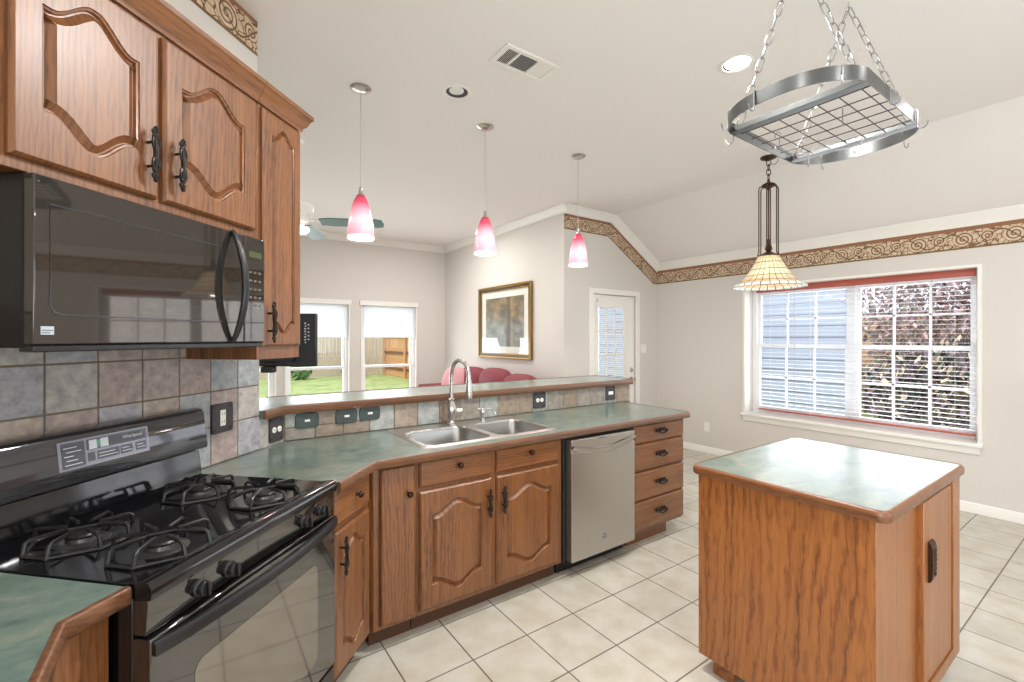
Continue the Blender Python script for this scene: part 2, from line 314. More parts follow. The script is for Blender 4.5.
def artmat():
    m, nt, b = nodemat('landscape_print'); uv = nt.nodes.new('ShaderNodeUVMap')
    n = nt.nodes.new('ShaderNodeTexNoise'); n.inputs['Scale'].default_value = 5; n.inputs['Detail'].default_value = 8; lk(nt, uv.outputs[0], n.inputs['Vector'])
    sp = nt.nodes.new('ShaderNodeSeparateXYZ'); lk(nt, uv.outputs[0], sp.inputs[0])
    top = ramp_out(nt, n.outputs['Fac'], ((0.3, lin(78, 72, 56)), (0.5, lin(120, 108, 80)), (0.65, lin(170, 140, 92))))
    low = ramp_out(nt, n.outputs['Fac'], ((0.3, lin(96, 98, 92)), (0.6, lin(160, 160, 150))))
    c = mixc(nt, ramp_out(nt, sp.outputs['Y'], ((0.4, (0, 0, 0)), (0.62, (1, 1, 1)))), low, top)
    trunk = mth(nt, 'LESS_THAN', mth(nt, 'ABSOLUTE', mth(nt, 'SUBTRACT', sp.outputs['X'], 0.62)), 0.05)
    c = mixc(nt, mth(nt, 'MULTIPLY', trunk, 0.7), c, lin(84, 74, 60))
    lk(nt, c, b.inputs['Base Color']); b.inputs['Roughness'].default_value = 0.7; return m
M_art = artmat()
M_picglass = glassmat('picture_glass')

# ------------------------------------------------------------------ mesh helpers
class MB:
    def __init__(self):
        self.bm = bmesh.new(); self.uv = self.bm.loops.layers.uv.new('UVMap'); self.M = Matrix()
    def v(self, p): return self.bm.verts.new(self.M @ Vector(p))
    def f(self, vs, uvs=None):
        try: fc = self.bm.faces.new(vs)
        except ValueError: return None
        if uvs:
            for l, q in zip(fc.loops, uvs): l[self.uv].uv = q
        return fc
    def box(self, x0, x1, y0, y1, z0, z1):
        c = [self.v((x, y, z)) for z in (z0, z1) for x, y in ((x0, y0), (x1, y0), (x1, y1), (x0, y1))]
        for q in ((3, 2, 1, 0), (4, 5, 6, 7), (0, 1, 5, 4), (1, 2, 6, 5), (2, 3, 7, 6), (3, 0, 4, 7)): self.f([c[i] for i in q])
        return self
    def prism(self, pts, a, b, axis='z'):
        def P(p, h): return {'z': (p[0], p[1], h), 'y': (p[0], h, p[1]), 'x': (h, p[0], p[1])}[axis]
        lo = [self.v(P(p, a)) for p in pts]; hi = [self.v(P(p, b)) for p in pts]; n = len(pts)
        self.f(lo[::-1]); self.f(hi)
        for i in range(n): self.f([lo[i], lo[(i + 1) % n], hi[(i + 1) % n], hi[i]])
        return self
    def lathe(self, prof, n=24, c=(0, 0, 0), cap0=False, cap1=False, a0=0.0, a1=2 * math.pi):
        full = abs(a1 - a0 - 2 * math.pi) < 1e-6; m = n if full else n + 1; rings = []
        for r, z in prof:
            rings.append([self.v((c[0] + r * math.cos(a0 + (a1 - a0) * i / n), c[1] + r * math.sin(a0 + (a1 - a0) * i / n), c[2] + z)) for i in range(m)])
        L = len(prof) - 1
        for j in range(L):
            for i in range(n):
                k = (i + 1) % m
                self.f([rings[j][i], rings[j][k], rings[j + 1][k], rings[j + 1][i]], [(i / n, j / L), ((i + 1) / n, j / L), ((i + 1) / n, (j + 1) / L), (i / n, (j + 1) / L)])
        if cap0: self.f(rings[0][::-1])
        if cap1: self.f(rings[-1])
        return self
    def tube(self, pts, r, n=8, closed=False, flat=None):
        pts = [Vector(p) for p in pts]; N = len(pts); rr = r if isinstance(r, (list, tuple)) else [r] * N
        rings = []; up = None
        for i, p in enumerate(pts):
            a = pts[(i - 1) % N] if (closed or i > 0) else p; b_ = pts[(i + 1) % N] if (closed or i < N - 1) else p
            t = (b_ - a).normalized()
            if up is None:
                up = Vector((0, 0, 1)) if abs(t.z) < 0.9 else Vector((1, 0, 0))
                if flat is not None: up = Vector(flat[2])
            s = t.cross(up)
            if s.length < 1e-5: s = t.orthogonal()
            s.normalize(); u = s.cross(t).normalized()
            if flat is None: up = u
            ku, ks = (flat[0], flat[1]) if flat else (1, 1)
            rings.append([self.v(p + (s * math.cos(2 * math.pi * k / n) * ks + u * math.sin(2 * math.pi * k / n) * ku) * rr[i]) for k in range(n)])
        for i in range(N if closed else N - 1):
            A, B = rings[i], rings[(i + 1) % N]
            for k in range(n): self.f([A[k], A[(k + 1) % n], B[(k + 1) % n], B[k]])
        if not closed: self.f(rings[0][::-1]); self.f(rings[-1])
        return self
    def sphere(self, c, r, seg=12, rings=8, s=(1, 1, 1)):
        g = bmesh.ops.create_uvsphere(self.bm, u_segments=seg, v_segments=rings, radius=r)
        for v in g['verts']: v.co = self.M @ (Vector((v.co.x * s[0], v.co.y * s[1], v.co.z * s[2])) + Vector(c))
        return self
    def strip(self, path, w, side):   # a ribbon along a polyline, given as pairs of rails
        pass
BASE = {}
def rz(deg): return Matrix.Rotation(R(deg), 4, 'Z')
class T:
    def __init__(self, name, label, cat, base=(0, 0, 0), rot=0, group=None):
        self.e = bpy.data.objects.new(name, None); COL.objects.link(self.e); self.e.empty_display_size = 0.05
        self.base = Vector(base); self.rot = rot
        self.e.location = rz(rot) @ self.base; self.e.rotation_euler = (0, 0, R(rot))
        tag(self.e, label, cat, group)
def tag(o, label, cat, group=None):
    o['label'] = label; o['category'] = cat
    if group: o['group'] = group
def obj(name, mb, m, parent=None, bevel=0.0, smooth=35, base=None, rot=0, segs=2, kind=None, label=None):
    """links mb as ONE mesh object; parent is a T or a part made under one"""
    if isinstance(parent, T): b = parent.base; pe = parent.e
    elif parent is not None: b = BASE[parent.name]; pe = parent
    else: b = Vector(base) if base is not None else Vector((0, 0, 0)); pe = None
    bmesh.ops.recalc_face_normals(mb.bm, faces=mb.bm.faces)
    for v in mb.bm.verts: v.co -= b
    me = bpy.data.meshes.new(name); mb.bm.to_mesh(me); mb.bm.free()
    me.materials.append(m)
    if smooth:
        me.shade_smooth(); me.set_sharp_from_angle(angle=R(smooth))
    o = bpy.data.objects.new(name, me); COL.objects.link(o); BASE[o.name] = b
    if pe is not None: o.parent = pe
    else: o.location = rz(rot) @ b; o.rotation_euler = (0, 0, R(rot))
    if bevel:
        md = o.modifiers.new('bevel', 'BEVEL'); md.width = bevel; md.segments = segs; md.limit_method = 'ANGLE'; md.angle_limit = R(40)
    if kind: o['kind'] = kind
    if label: o['label'] = label
    return o
def struct(name, mb, m, **k): return obj(name, mb, m, kind='structure', **k)
def bx(*a): return MB().box(*a)
def copy_tree(T0, newbase, label, group=None):
    r = T0.e.copy(); COL.objects.link(r); r.location = rz(T0.rot) @ Vector(newbase); r['label'] = label
    if group: r['group'] = group
    for ch in list(T0.e.children):
        c = ch.copy(); COL.objects.link(c); c.parent = r
        for g in ch.children:
            d = g.copy(); COL.objects.link(d); d.parent = c
    return r
def arc(cx, cy, r, a0, a1, n): return [(cx + r * math.cos(R(a0 + (a1 - a0) * i / n)), cy + r * math.sin(R(a0 + (a1 - a0) * i / n))) for i in range(n + 1)]
def text_mesh(name, s, size, mtx, m, parent, depth=0.0004):
    cu = bpy.data.curves.new(name, 'FONT'); cu.body = s; cu.size = size; cu.extrude = depth; cu.align_x = 'CENTER'; cu.align_y = 'CENTER'
    tmp = bpy.data.objects.new('tmp', cu); COL.objects.link(tmp); dg = bpy.context.evaluated_depsgraph_get()
    me = bpy.data.meshes.new_from_object(tmp.evaluated_get(dg)); COL.objects.unlink(tmp); bpy.data.objects.remove(tmp)
    b = parent.base if isinstance(parent, T) else BASE[parent.name]
    me.transform(Matrix.Translation(-b) @ mtx); me.materials.clear(); me.materials.append(m)
    o = bpy.data.objects.new(name, me); COL.objects.link(o); o.parent = parent.e if isinstance(parent, T) else parent; BASE[o.name] = b
    return o

# ------------------------------------------------------------------ room shell
XW, YD, XP, YF = 5.414, 4.128, 3.655, 7.29          # nook window wall, door wall, picture wall, far wall
XS = 4.49                                           # where the nook ceiling starts to slope
ZW = 2.525                                          # slope meets the window wall
XL, YB = -0.86, -2.3                                # left wall, wall behind the camera
NW = 1.67; TE = 2.045                               # range wall plane and its end, in the 45 degree frame
struct('floor', MB().prism([(-4.0, -2.5), (5.7, -2.5), (5.7, YD + 0.14), (XP + 0.14, YD + 0.14), (XP + 0.14, 7.45), (-4.0, 7.45)], -0.12, 0.0, 'z'), M_floor)
struct('ceiling', MB().prism([(-4.0, -2.5), (XS, -2.5), (XS, YD + 0.14), (XP + 0.14, YD + 0.14), (XP + 0.14, 7.45), (-4.0, 7.45)], CEIL, CEIL + 0.12, 'z'), M_ceil)
slope_k = (CEIL - ZW) / (XW - XS)
xe = XW + 0.30; ze = ZW - slope_k * 0.30
struct('ceiling_slope', MB().prism([(XS, CEIL), (xe, ze), (xe, ze + 0.16), (XS + 0.0, CEIL + 0.12)], -2.5, YD + 0.1, 'y'), M_ceil)

# nook window wall with its opening
WY0, WY1, WZ0, WZ1 = 0.885, 2.872, 0.585, 2.085
mb = MB()
mb.box(XW, XW + 0.28, -2.5, WY0, 0, ZW + 0.02); mb.box(XW, XW + 0.28, WY1, YD + 0.15, 0, ZW + 0.02)
mb.box(XW, XW + 0.28, WY0, WY1, 0, WZ0); mb.box(XW, XW + 0.28, WY0, WY1, WZ1, ZW + 0.02)
struct('wall_right', mb, M_wall, smooth=0)
# door wall, with door opening; gable under the sloping ceiling
DX0, DX1, DZ = 4.135, 4.955, 2.045
mb = MB()
mb.prism([(XP, 0), (DX0, 0), (DX0, DZ), (DX1, DZ), (DX1, 0), (XW, 0), (XW, ZW), (XS, CEIL), (XP, CEIL)], YD, YD + 0.14, 'y')
struct('wall_nook', mb, M_wall, smooth=0)
struct('wall_picture', bx(XP, XP + 0.14, YD + 0.14, YF, 0, CEIL), M_wall, smooth=0)
# far living wall with three windows
LW = ((0.055, 0.955), (1.10, 1.985), (2.195, 3.10)); LZ0, LZ1 = 0.28, 2.0
mb = MB(); xs = -4.0
for a, b in LW:
    mb.box(xs, a, YF, YF + 0.16, 0, CEIL); mb.box(a, b, YF, YF + 0.16, 0, LZ0); mb.box(a, b, YF, YF + 0.16, LZ1, CEIL); xs = b
mb.box(xs, XP + 0.14, YF, YF + 0.16, 0, CEIL)
struct('wall_far', mb, M_wall, smooth=0)
struct('wall_living', bx(-2.3, -2.15, 1.2, YF, 0, CEIL), M_wall, smooth=0)
mb = MB(); mb.box(XL - 0.12, XL, -0.6, 1.50, 0, CEIL); mb.box(XL - 0.12, XL, -2.5, -2.1, 0, CEIL); mb.box(XL - 0.12, XL, -2.1, -0.6, 0, 0.7); mb.box(XL - 0.12, XL, -2.1, -0.6, 2.0, CEIL)  # opening behind the camera is added to let the side fill in
struct('wall_left', mb, M_wall, smooth=0)
mb = MB(); mb.box(XL, 0.7, YB - 0.12, YB, 0, CEIL); mb.box(4.1, 5.75, YB - 0.12, YB, 0, CEIL); mb.box(0.7, 4.1, YB - 0.12, YB, 0, 0.55); mb.box(0.7, 4.1, YB - 0.12, YB, 2.05, CEIL)  # wide opening is made up, for the rear fill to enter
struct('wall_back', mb, M_wall, smooth=0)
# wall behind the range at 45 degrees, full height to its end; (t, n) frame
struct('wall_range', bx(0.45, TE, NW, NW + 0.12, 0, CEIL), M_wall, rot=45, smooth=0)
# pony wall under the bar: along the range wall line, then along the peninsula
YPB = 2.76; XC = YPB - NW * S2                     # bend of the tiled face
def tn(t, n): return ((t - n) / S2, (t + n) / S2)
bk = YPB + 0.12; xb = bk - (NW + 0.12) * S2
PBX = 3.225
mb = MB().prism([tn(TE, NW), (XC, YPB), (PBX, YPB), (PBX, bk), (xb, bk), tn(TE, NW + 0.12)], 0, 1.068, 'z')
struct('wall_bar', mb, M_wall, smooth=0)
# tiles
mb = MB(); mb.box(0.45, TE + 0.001, NW - 0.006, NW - 0.0005, 0.9, 1.56)
struct('trim_grout', mb, M_grout, rot=45, smooth=0)
mb = MB(); g = 0.003
ts = [1.905 - 0.155 * k for k in range(9, -1, -1)] + [TE + 0.004]
zs = [0.915, 1.086, 1.242, 1.398, 1.554]
for i in range(len(ts) - 1):
    for j in range(len(zs) - 1): mb.box(ts[i] + g, ts[i + 1] - g, NW - 0.010, NW - 0.004, zs[j] + g, zs[j + 1] - g)
struct('trim_tile', mb, M_slate, rot=45, bevel=0.0015)
mb = MB()
mb.box(TE + 0.001, XC * S2 + NW - 0.004, NW - 0.010, NW + 0.0005, 0.915, 1.066)
struct('trim_tile_corner', mb, M_slate, rot=45, bevel=0.0015)
mb = MB().box(XC, PBX, YPB - 0.006, YPB - 0.0005, 0.9, 1.066); struct('trim_grout_bar', mb, M_grout, smooth=0)
mb = MB(); x = XC + 0.01; k = 0
while x < PBX - 0.01:
    w = min(0.155, PBX - x)
    zc = 1.066
    if 3 <= k <= 60: mb.box(x + g, x + w - g, YPB - 0.010, YPB - 0.003, 0.915 + g, zc)
    else:
        mb.box(x + g, x + w - g, YPB - 0.010, YPB - 0.003, 0.915 + g, 0.983); mb.box(x + g - 0.05 * (k % 2), x + w - g, YPB - 0.0099, YPB - 0.003, 0.988, zc)
    x += 0.155; k += 1
struct('trim_tile_bar', mb, M_slate_bar, bevel=0.0015)

# baseboards
mb = MB().prism([(XW - 0.014, 0), (XW, 0), (XW, 0.085), (XW - 0.006, 0.085), (XW - 0.014, 0.07)], YB, YD, 'y')
struct('baseboard_right', mb, M_white)
mb = MB().prism([(YD - 0.014, 0), (YD, 0), (YD, 0.085), (YD - 0.006, 0.085), (YD - 0.014, 0.07)], DX1 + 0.075, XW, 'x')
mb.prism([(YD - 0.014, 0), (YD, 0), (YD, 0.085), (YD - 0.006, 0.085), (YD - 0.014, 0.07)], XP, DX0 - 0.075, 'x')
struct('baseboard_nook', mb, M_white)
struct('baseboard_picture', bx(XP - 0.014, XP, YD, YF, 0, 0.085), M_white)

# crown mouldings: profile as (out from wall, down from ceiling)
CR = [(0, 0), (0.075, 0), (0.075, 0.012), (0.058, 0.024), (0.040, 0.050), (0.022, 0.072), (0.014, 0.080), (0.014, 0.098), (0, 0.098)]
mb = MB().prism([(XW - o * 0.5, ZW + slope_k * o * 0.5 - 0.004 - d * 0.93) for o, d in CR], YB, YD, 'y'); struct('trim_crown_right', mb, M_white, smooth=50)
def off_poly(pts, d):      # lower a polyline by d, mitred
    out = []
    def ln(i): a, b = Vector(pts[i]), Vector(pts[i + 1]); t = (b - a).normalized(); n = Vector((t.y, -t.x)); return a + n * d, t
    for i in range(len(pts)):
        if i == 0: p, t = ln(0); q = p.copy(); q.y = p.y + 0; q.x = pts[0][0]; q.y = p.y + t.y / t.x * (q.x - p.x) if abs(t.x) > 1e-6 else p.y; out.append(q)
        elif i == len(pts) - 1: p, t = ln(i - 1); x_ = pts[i][0]; out.append(Vector((x_, p.y + t.y / t.x * (x_ - p.x))))
        else:
            p1, t1 = ln(i - 1); p2, t2 = ln(i); den = t1.x * t2.y - t1.y * t2.x; s = ((p2.x - p1.x) * t2.y - (p2.y - p1.y) * t2.x) / den; out.append(p1 + t1 * s)
    return out
gp = [(XP, CEIL), (XS, CEIL), (XW, ZW)]
mb = MB(); rows = []
for o, d in CR:
    rows.append([mb.v((q.x, YD - o, q.y)) for q in off_poly(gp, d)])
for i in range(len(CR)):
    A, B = rows[i], rows[(i + 1) % len(CR)]
    for k in range(2): mb.f([A[k], A[k + 1], B[k + 1], B[k]])
mb.f([r[0] for r in rows]); mb.f([r[-1] for r in rows])
struct('trim_crown_nook', mb, M_white, smooth=50)
mb = MB().prism([(XP - o, CEIL - d) for o, d in CR], YD - 0.06, YF, 'y'); struct('trim_crown_picture', mb, M_white, smooth=50)
mb = MB().prism([(YF - o, CEIL - d) for o, d in CR], -2.15, XP, 'x'); struct('trim_crown_far', mb, M_white, smooth=50)
# wallpaper borders
H = 0.19
mb = MB()
y0, y1 = YB, YD; zt, zb = ZW - 0.092, ZW - 0.092 - H
mb.f([mb.v((XW - 0.0015, y1, zb)), mb.v((XW - 0.0015, y0, zb)), mb.v((XW - 0.0015, y0, zt)), mb.v((XW - 0.0015, y1, zt))], [(0, 0), (y1 - y0, 0), (y1 - y0, 1), (0, 1)])
struct('trim_border_right', mb, M_border, smooth=0)
mb = MB(); up = off_poly(gp, 0.092); lo = off_poly(gp, 0.092 + H); lo[0].x = up[0].x; s = 0
us = [0, XS - XP, XS - XP + (Vector(gp[2]) - Vector(gp[1])).length]
yb_ = YD - 0.0015; zbw = ZW - 0.092 - H
k_ = (lo[2].y - lo[1].y) / (lo[2].x - lo[1].x); xk = lo[1].x + (zbw - lo[1].y) / k_
bv = lambda x, z: mb.v((x, yb_, z))
mb.f([bv(lo[0].x, lo[0].y), bv(lo[1].x, lo[1].y), bv(up[1].x, up[1].y), bv(up[0].x, up[0].y)], [(us[0], 0), (us[1], 0), (us[1], 1), (us[0], 1)])
mb.f([bv(lo[1].x, lo[1].y), bv(xk, zbw), bv(up[2].x, up[2].y), bv(up[1].x, up[1].y)], [(us[1], 0), (us[1] + 0.8, 0), (us[2], 1), (us[1], 1)])
mb.f([bv(xk, zbw), bv(XW, zbw), bv(up[2].x, up[2].y)], [(us[1] + 0.8, 0), (us[2] + 0.1, 0), (us[2], 1)])
struct('trim_border_nook', mb, M_border, smooth=0)
mb = MB(); n_ = NW - 0.0015
mb.f([mb.v((0.5, n_, 2.905)), mb.v((TE, n_, 2.905)), mb.v((TE, n_, CEIL)), mb.v((0.5, n_, CEIL))], [(0, 0), (1.545, 0), (1.545, 0.93), (0, 0.93)])
struct('trim_border_range', mb, M_border, rot=45, smooth=0)

# ------------------------------------------------------------------ windows and the back door
def sash(mb, a, b, z0, z1, y, cols, rows, fw=0.036, mw=0.018, d=0.03, ax='y'):
    """one sash: frame and muntins in plane; a..b across; ax='y' wall across x else across y"""
    def B(u0, u1, w0, w1, e=0):
        if ax == 'y': mb.box(u0, u1, y + e, y + d - e, w0, w1)
        else: mb.box(y + e, y + d - e, u0, u1, w0, w1)
    B(a, a + fw, z0, z1); B(b - fw, b, z0, z1); B(a + fw, b - fw, z0, z0 + fw); B(a + fw, b - fw, z1 - fw, z1)
    for i in range(1, cols): c = a + fw + (b - a - 2 * fw) * i / cols; B(c - mw / 2, c + mw / 2, z0 + fw, z1 - fw, 0.006)
    for j in range(1, rows): c = z0 + fw + (z1 - z0 - 2 * fw) * j / rows; B(a + fw, b - fw, c - mw / 2, c + mw / 2, 0.006)
# nook window: two double-hung units side by side
xg = XW + 0.19
mb = MB(); fr = 0.05; mid = 1.845; zmid = 1.385
mb.box(xg, xg + 0.07, WY0, WY0 + fr, WZ0, WZ1); mb.box(xg, xg + 0.07, WY1 - fr, WY1, WZ0, WZ1)
mb.box(xg, xg + 0.07, WY0 + fr, WY1 - fr, WZ0, WZ0 + fr); mb.box(xg, xg + 0.07, WY0 + fr, WY1 - fr, WZ1 - fr, WZ1); mb.box(xg, xg + 0.07, mid - 0.028, mid + 0.028, WZ0 + fr, WZ1 - fr)
win1 = struct('window_1', mb, M_vinyl, bevel=0.003)
for k, (a, b) in enumerate(((WY0 + fr, mid - 0.028), (mid + 0.028, WY1 - fr))):
    m2 = MB(); sash(m2, a, b, zmid - 0.02, WZ1 - fr, xg + 0.035, 3, 2, ax='x'); s1 = obj('upper_sash', m2, M_vinyl, win1)
    m2 = MB(); sash(m2, a, b, WZ0 + fr, zmid + 0.025, xg + 0.003, 3, 2, ax='x'); s2 = obj('lower_sash', m2, M_vinyl, win1)
    obj('glass_pane', bx(xg + 0.049, xg + 0.052, a + 0.04, b - 0.04, zmid, WZ1 - fr - 0.03), M_glass, s1, smooth=0)
    obj('glass_pane', bx(xg + 0.016, xg + 0.019, a + 0.04, b - 0.04, WZ0 + fr + 0.03, zmid), M_glass, s2, smooth=0)
# white liner, stool and apron
mb = MB(); mb.box(XW - 0.006, XW + 0.11, WY1 - 0.006, WY1 + 0.022, WZ0, WZ1 + 0.02); mb.box(XW - 0.006, XW + 0.11, WY0 - 0.022, WY0 + 0.006, WZ0, WZ1 + 0.02); mb.box(XW - 0.006, XW + 0.11, WY0, WY1, WZ1 - 0.006, WZ1 + 0.02)
struct('trim_window_liner', mb, M_white, bevel=0.003)
mb = MB(); mb.box(XW - 0.045, XW + 0.19, WY0 - 0.03, WY1 + 0.03, WZ0 - 0.028, WZ0 + 0.004); mb.prism([(XW - 0.016, 0.495), (XW, 0.495), (XW, WZ0 - 0.028), (XW - 0.03, WZ0 - 0.028), (XW - 0.022, 0.53)], WY0 - 0.012, WY1 + 0.012, 'y')
struct('trim_window_sill', mb, M_white, bevel=0.006)
# its blind
bl = T('window_blind', 'white horizontal slat blind with red wood valance in the large nook window', 'blind', (XW + 0.135, 1.845, WZ0 + 0.03))
by0, by1 = 0.925, 2.765
obj('valance', bx(XW + 0.085, XW + 0.103, by0 - 0.01, by1 + 0.01, 2.014, 2.082), M_valance, bl, bevel=0.004, label='red wood valance')
mb = MB(); z = 0.655; ns_ = 32; dz = (2.005 - z) / ns_
for i in range(ns_):
    zc = z + dz * (i + 0.5); mb.M = Matrix.Translation((XW + 0.135, 0, zc)) @ Matrix.Rotation(R(0), 4, 'Y'); mb.box(-0.024, 0.024, by0, by1, -0.0013, 0.0013)
mb.M = Matrix()
obj('slats', mb, M_slat, bl, smooth=0)
obj('bottom_rail', bx(XW + 0.113, XW + 0.158, by0, by1, 0.628, 0.645), M_valance, bl, bevel=0.003, label='brown bottom rail')
for yy in (1.05, 1.47, 2.2, 2.62):
    mb = MB(); mb.tube([(XW + 0.108, yy, 0.64), (XW + 0.108, yy, 2.03)], 0.0012, 5); obj('ladder_cord', mb, M_slat, bl)
for yy in (1.20, 2.36):
    mb = MB(); mb.tube([(XW + 0.100, yy, 0.75), (XW + 0.100, yy, 2.03)], 0.0022, 5); mb.lathe([(0.002, 0), (0.006, -0.01), (0.006, -0.035), (0.002, -0.04)], 8, (XW + 0.100, yy, 0.752)); obj('pull_cord', mb, M_cord, bl)

# living room windows with roller shades
for k, (a, b) in enumerate(LW):
    mb = MB(); d0 = YF + 0.05
    mb.box(a, a + 0.035, d0, d0 + 0.07, LZ0, LZ1); mb.box(b - 0.035, b, d0, d0 + 0.07, LZ0, LZ1); mb.box(a, b, d0, d0 + 0.07, LZ0, LZ0 + 0.04); mb.box(a, b, d0, d0 + 0.07, LZ1 - 0.035, LZ1)
    w = struct('window_%d' % (k + 2), mb, M_vinyl, bevel=0.003)
    m2 = MB(); sash(m2, a + 0.03, b - 0.03, 1.0, LZ1 - 0.03, d0 + 0.036, 1, 1, fw=0.04); s1 = obj('upper_sash', m2, M_vinyl, w)
    m2 = MB(); sash(m2, a + 0.03, b - 0.03, LZ0 + 0.03, 1.04, d0 + 0.004, 1, 1, fw=0.04); s2 = obj('lower_sash', m2, M_vinyl, w)
    obj('glass_pane', bx(a + 0.06, b - 0.06, d0 + 0.05, d0 + 0.053, 1.03, LZ1 - 0.06), M_glass, s1, smooth=0)
    obj('glass_pane', bx(a + 0.06, b - 0.06, d0 + 0.018, d0 + 0.021, LZ0 + 0.06, 1.01), M_glass, s2, smooth=0)
    mb = MB(); mb.box(a - 0.022, a, YF - 0.012, YF, LZ0 - 0.02, LZ1); mb.box(b, b + 0.022, YF - 0.012, YF, LZ0 - 0.02, LZ1); mb.box(a - 0.04, b + 0.04, YF - 0.024, YF, LZ1, LZ1 + 0.075)
    mb.box(a - 0.08, b + 0.08, YF - 0.05, YF, LZ0 - 0.05, LZ0 - 0.02)
    struct('trim_%d' % (k + 2), mb, M_white, bevel=0.004)
    lab = ('white roller shade in the living window half hidden behind the cabinet end', 'white roller shade in the living window behind the black television', 'white roller shade in the living window nearest the room corner')[k]
    rs_ = T('roller_shade', lab, 'window shade', ((a + b) / 2, YF + 0.03, 1.5), group='roller shades in the living room')
    obj('fabric', bx(a + 0.006, b - 0.006, YF + 0.028, YF + 0.031, 1.50, LZ1 - 0.004), M_roller, rs_, smooth=0)
    obj('hem_bar', bx(a + 0.006, b - 0.006, YF + 0.023, YF + 0.036, 1.484, 1.502), M_vinyl, rs_, bevel=0.002)

# back door
mb = MB(); cw = 0.07
mb.box(DX0 - cw, DX0, YD - 0.018, YD, 0, DZ + cw); mb.box(DX1, DX1 + cw, YD - 0.018, YD, 0, DZ + cw); mb.box(DX0, DX1, YD - 0.018, YD, DZ, DZ + cw)
struct('trim_door', mb, M_white, bevel=0.004)
d0, d1 = DX0 + 0.012, DX1 - 0.012; gx0, gx1, gz0, gz1 = 4.225, 4.765, 0.30, 1.90
mb = MB(); yd0, yd1 = YD + 0.02, YD + 0.062
mb.box(d0, gx0, yd0, yd1, 0.01, DZ - 0.008); mb.box(gx1, d1, yd0, yd1, 0.01, DZ - 0.008); mb.box(gx0, gx1, yd0, yd1, 0.01, gz0); mb.box(gx0, gx1, yd0, yd1, gz1, DZ - 0.008)
door = struct('door_1', mb, M_white, bevel=0.003)
mb = MB(); sash(mb, gx0 - 0.02, gx1 + 0.02, gz0 - 0.02, gz1 + 0.02, yd0 - 0.006, 3, 5, fw=0.045, mw=0.022, d=0.03); obj('lite_frame', mb, M_white, door, bevel=0.003)
obj('glass_pane', bx(gx0, gx1, yd0 + 0.034, yd0 + 0.037, gz0, gz1), M_glass, door, smooth=0)
mb = MB()
for i in range(62):
    zc = gz0 + 0.02 + i * 0.0252; mb.M = Matrix.Translation((0, yd0 + 0.027, zc)) @ Matrix.Rotation(R(40), 4, 'X'); mb.box(gx0 + 0.01, gx1 - 0.01, -0.007, 0.007, -0.0005, 0.0005)
mb.M = Matrix(); obj('mini_blind_slats', mb, M_slat, door, smooth=0)
mb = MB(); mb.M = Matrix.Translation((4.884, yd0, 1.045)) @ Matrix.Rotation(R(90), 4, 'X'); mb.lathe([(0.032, 0), (0.032, 0.006), (0.022, 0.012), (0.020, 0.022), (0.0, 0.024)], 20); mb.M = Matrix(); obj('deadbolt', mb, M_nickel, door)
mb = MB(); mb.M = Matrix.Translation((4.884, yd0, 0.92)) @ Matrix.Rotation(R(90), 4, 'X'); mb.lathe([(0.034, 0), (0.034, 0.006), (0.014, 0.012), (0.012, 0.03), (0.026, 0.04), (0.028, 0.055), (0.018, 0.066), (0, 0.068)], 20); mb.M = Matrix(); obj('door_knob', mb, M_nickel, door)
mb = MB(); mb.box(4.225, 4.30, yd0 - 0.02, yd0, 1.945, 1.985); obj('alarm_sensor', mb, M_device, door, bevel=0.003)
# switch and outlet by the corner
def wall_plate(name, label, cat, c, ax, dev='switch', w=0.075, h=0.118, m=M_device):
    t = T(name, label, cat, c)
    def B(u0, u1, d0_, d1_, z0, z1):
        if ax == 'y': return bx(c[0] + u0, c[0] + u1, c[1] - d1_, c[1] - d0_, c[2] + z0, c[2] + z1)
        return bx(c[0] - d1_, c[0] - d0_, c[1] + u0, c[1] + u1, c[2] + z0, c[2] + z1)
    obj('cover_plate', B(-w / 2, w / 2, 0, 0.006, -h / 2, h / 2), m, t, bevel=0.002)
    if dev == 'switch':
        for s in (-0.022, 0.022): obj('rocker', B(s - 0.016, s + 0.016, 0.006, 0.010, -0.033, 0.033), M_device, t, bevel=0.002)
    else:
        for s in (-0.02, 0.02): obj('receptacle', B(-0.016, 0.016, 0.006, 0.008, s - 0.014, s + 0.014), M_device, t, bevel=0.002)
wall_plate('light_switch', 'white double light switch on the wall right of the back door', 'light switch', (5.115, YD, 1.335), 'y', 'switch', w=0.118)
wall_plate('wall_outlet', 'white wall outlet low on the nook wall beyond the drawer cabinet', 'outlet', (XW, 3.36, 0.335), 'x', 'outlet')

# ------------------------------------------------------------------ cabinet parts
def cathedral(W_, H_, top=True, bot=True, rail=0.062, rise=0.055, n=30):
    """outline of a raised panel: arched at top and mirrored at bottom"""
    xl, xr = rail, W_ - rail
    def bump(s):
        k = abs(s - 0.5) * 2
        q = min(1.0, max(0.0, (k - 0.04) / 0.80)); return 1 - q * q * (3 - 2 * q)
    b = [(xl + (xr - xl) * i / n, (rail + rise) - (rise * bump(i / n) if bot else 0) if bot else rail) for i in range(n + 1)]
    t = [(xl + (xr - xl) * i / n, (H_ - rail - rise) + (rise * bump(i / n) if top else 0) if top else H_ - rail) for i in range(n, -1, -1)]
    return b, t
def offset_loop(pts, d):
    n = len(pts); out = []
    for i in range(n):
        a, b, c = Vector(pts[i - 1]), Vector(pts[i]), Vector(pts[(i + 1) % n])
        t1 = (b - a).normalized(); t2 = (c - b).normalized(); n1 = Vector((-t1.y, t1.x)); n2 = Vector((-t2.y, t2.x)); m = (n1 + n2)
        if m.length < 1e-6: m = n1
        m.normalize(); k = max(0.35, m.dot(n1)); out.append(b + m * (d / k))
    return out
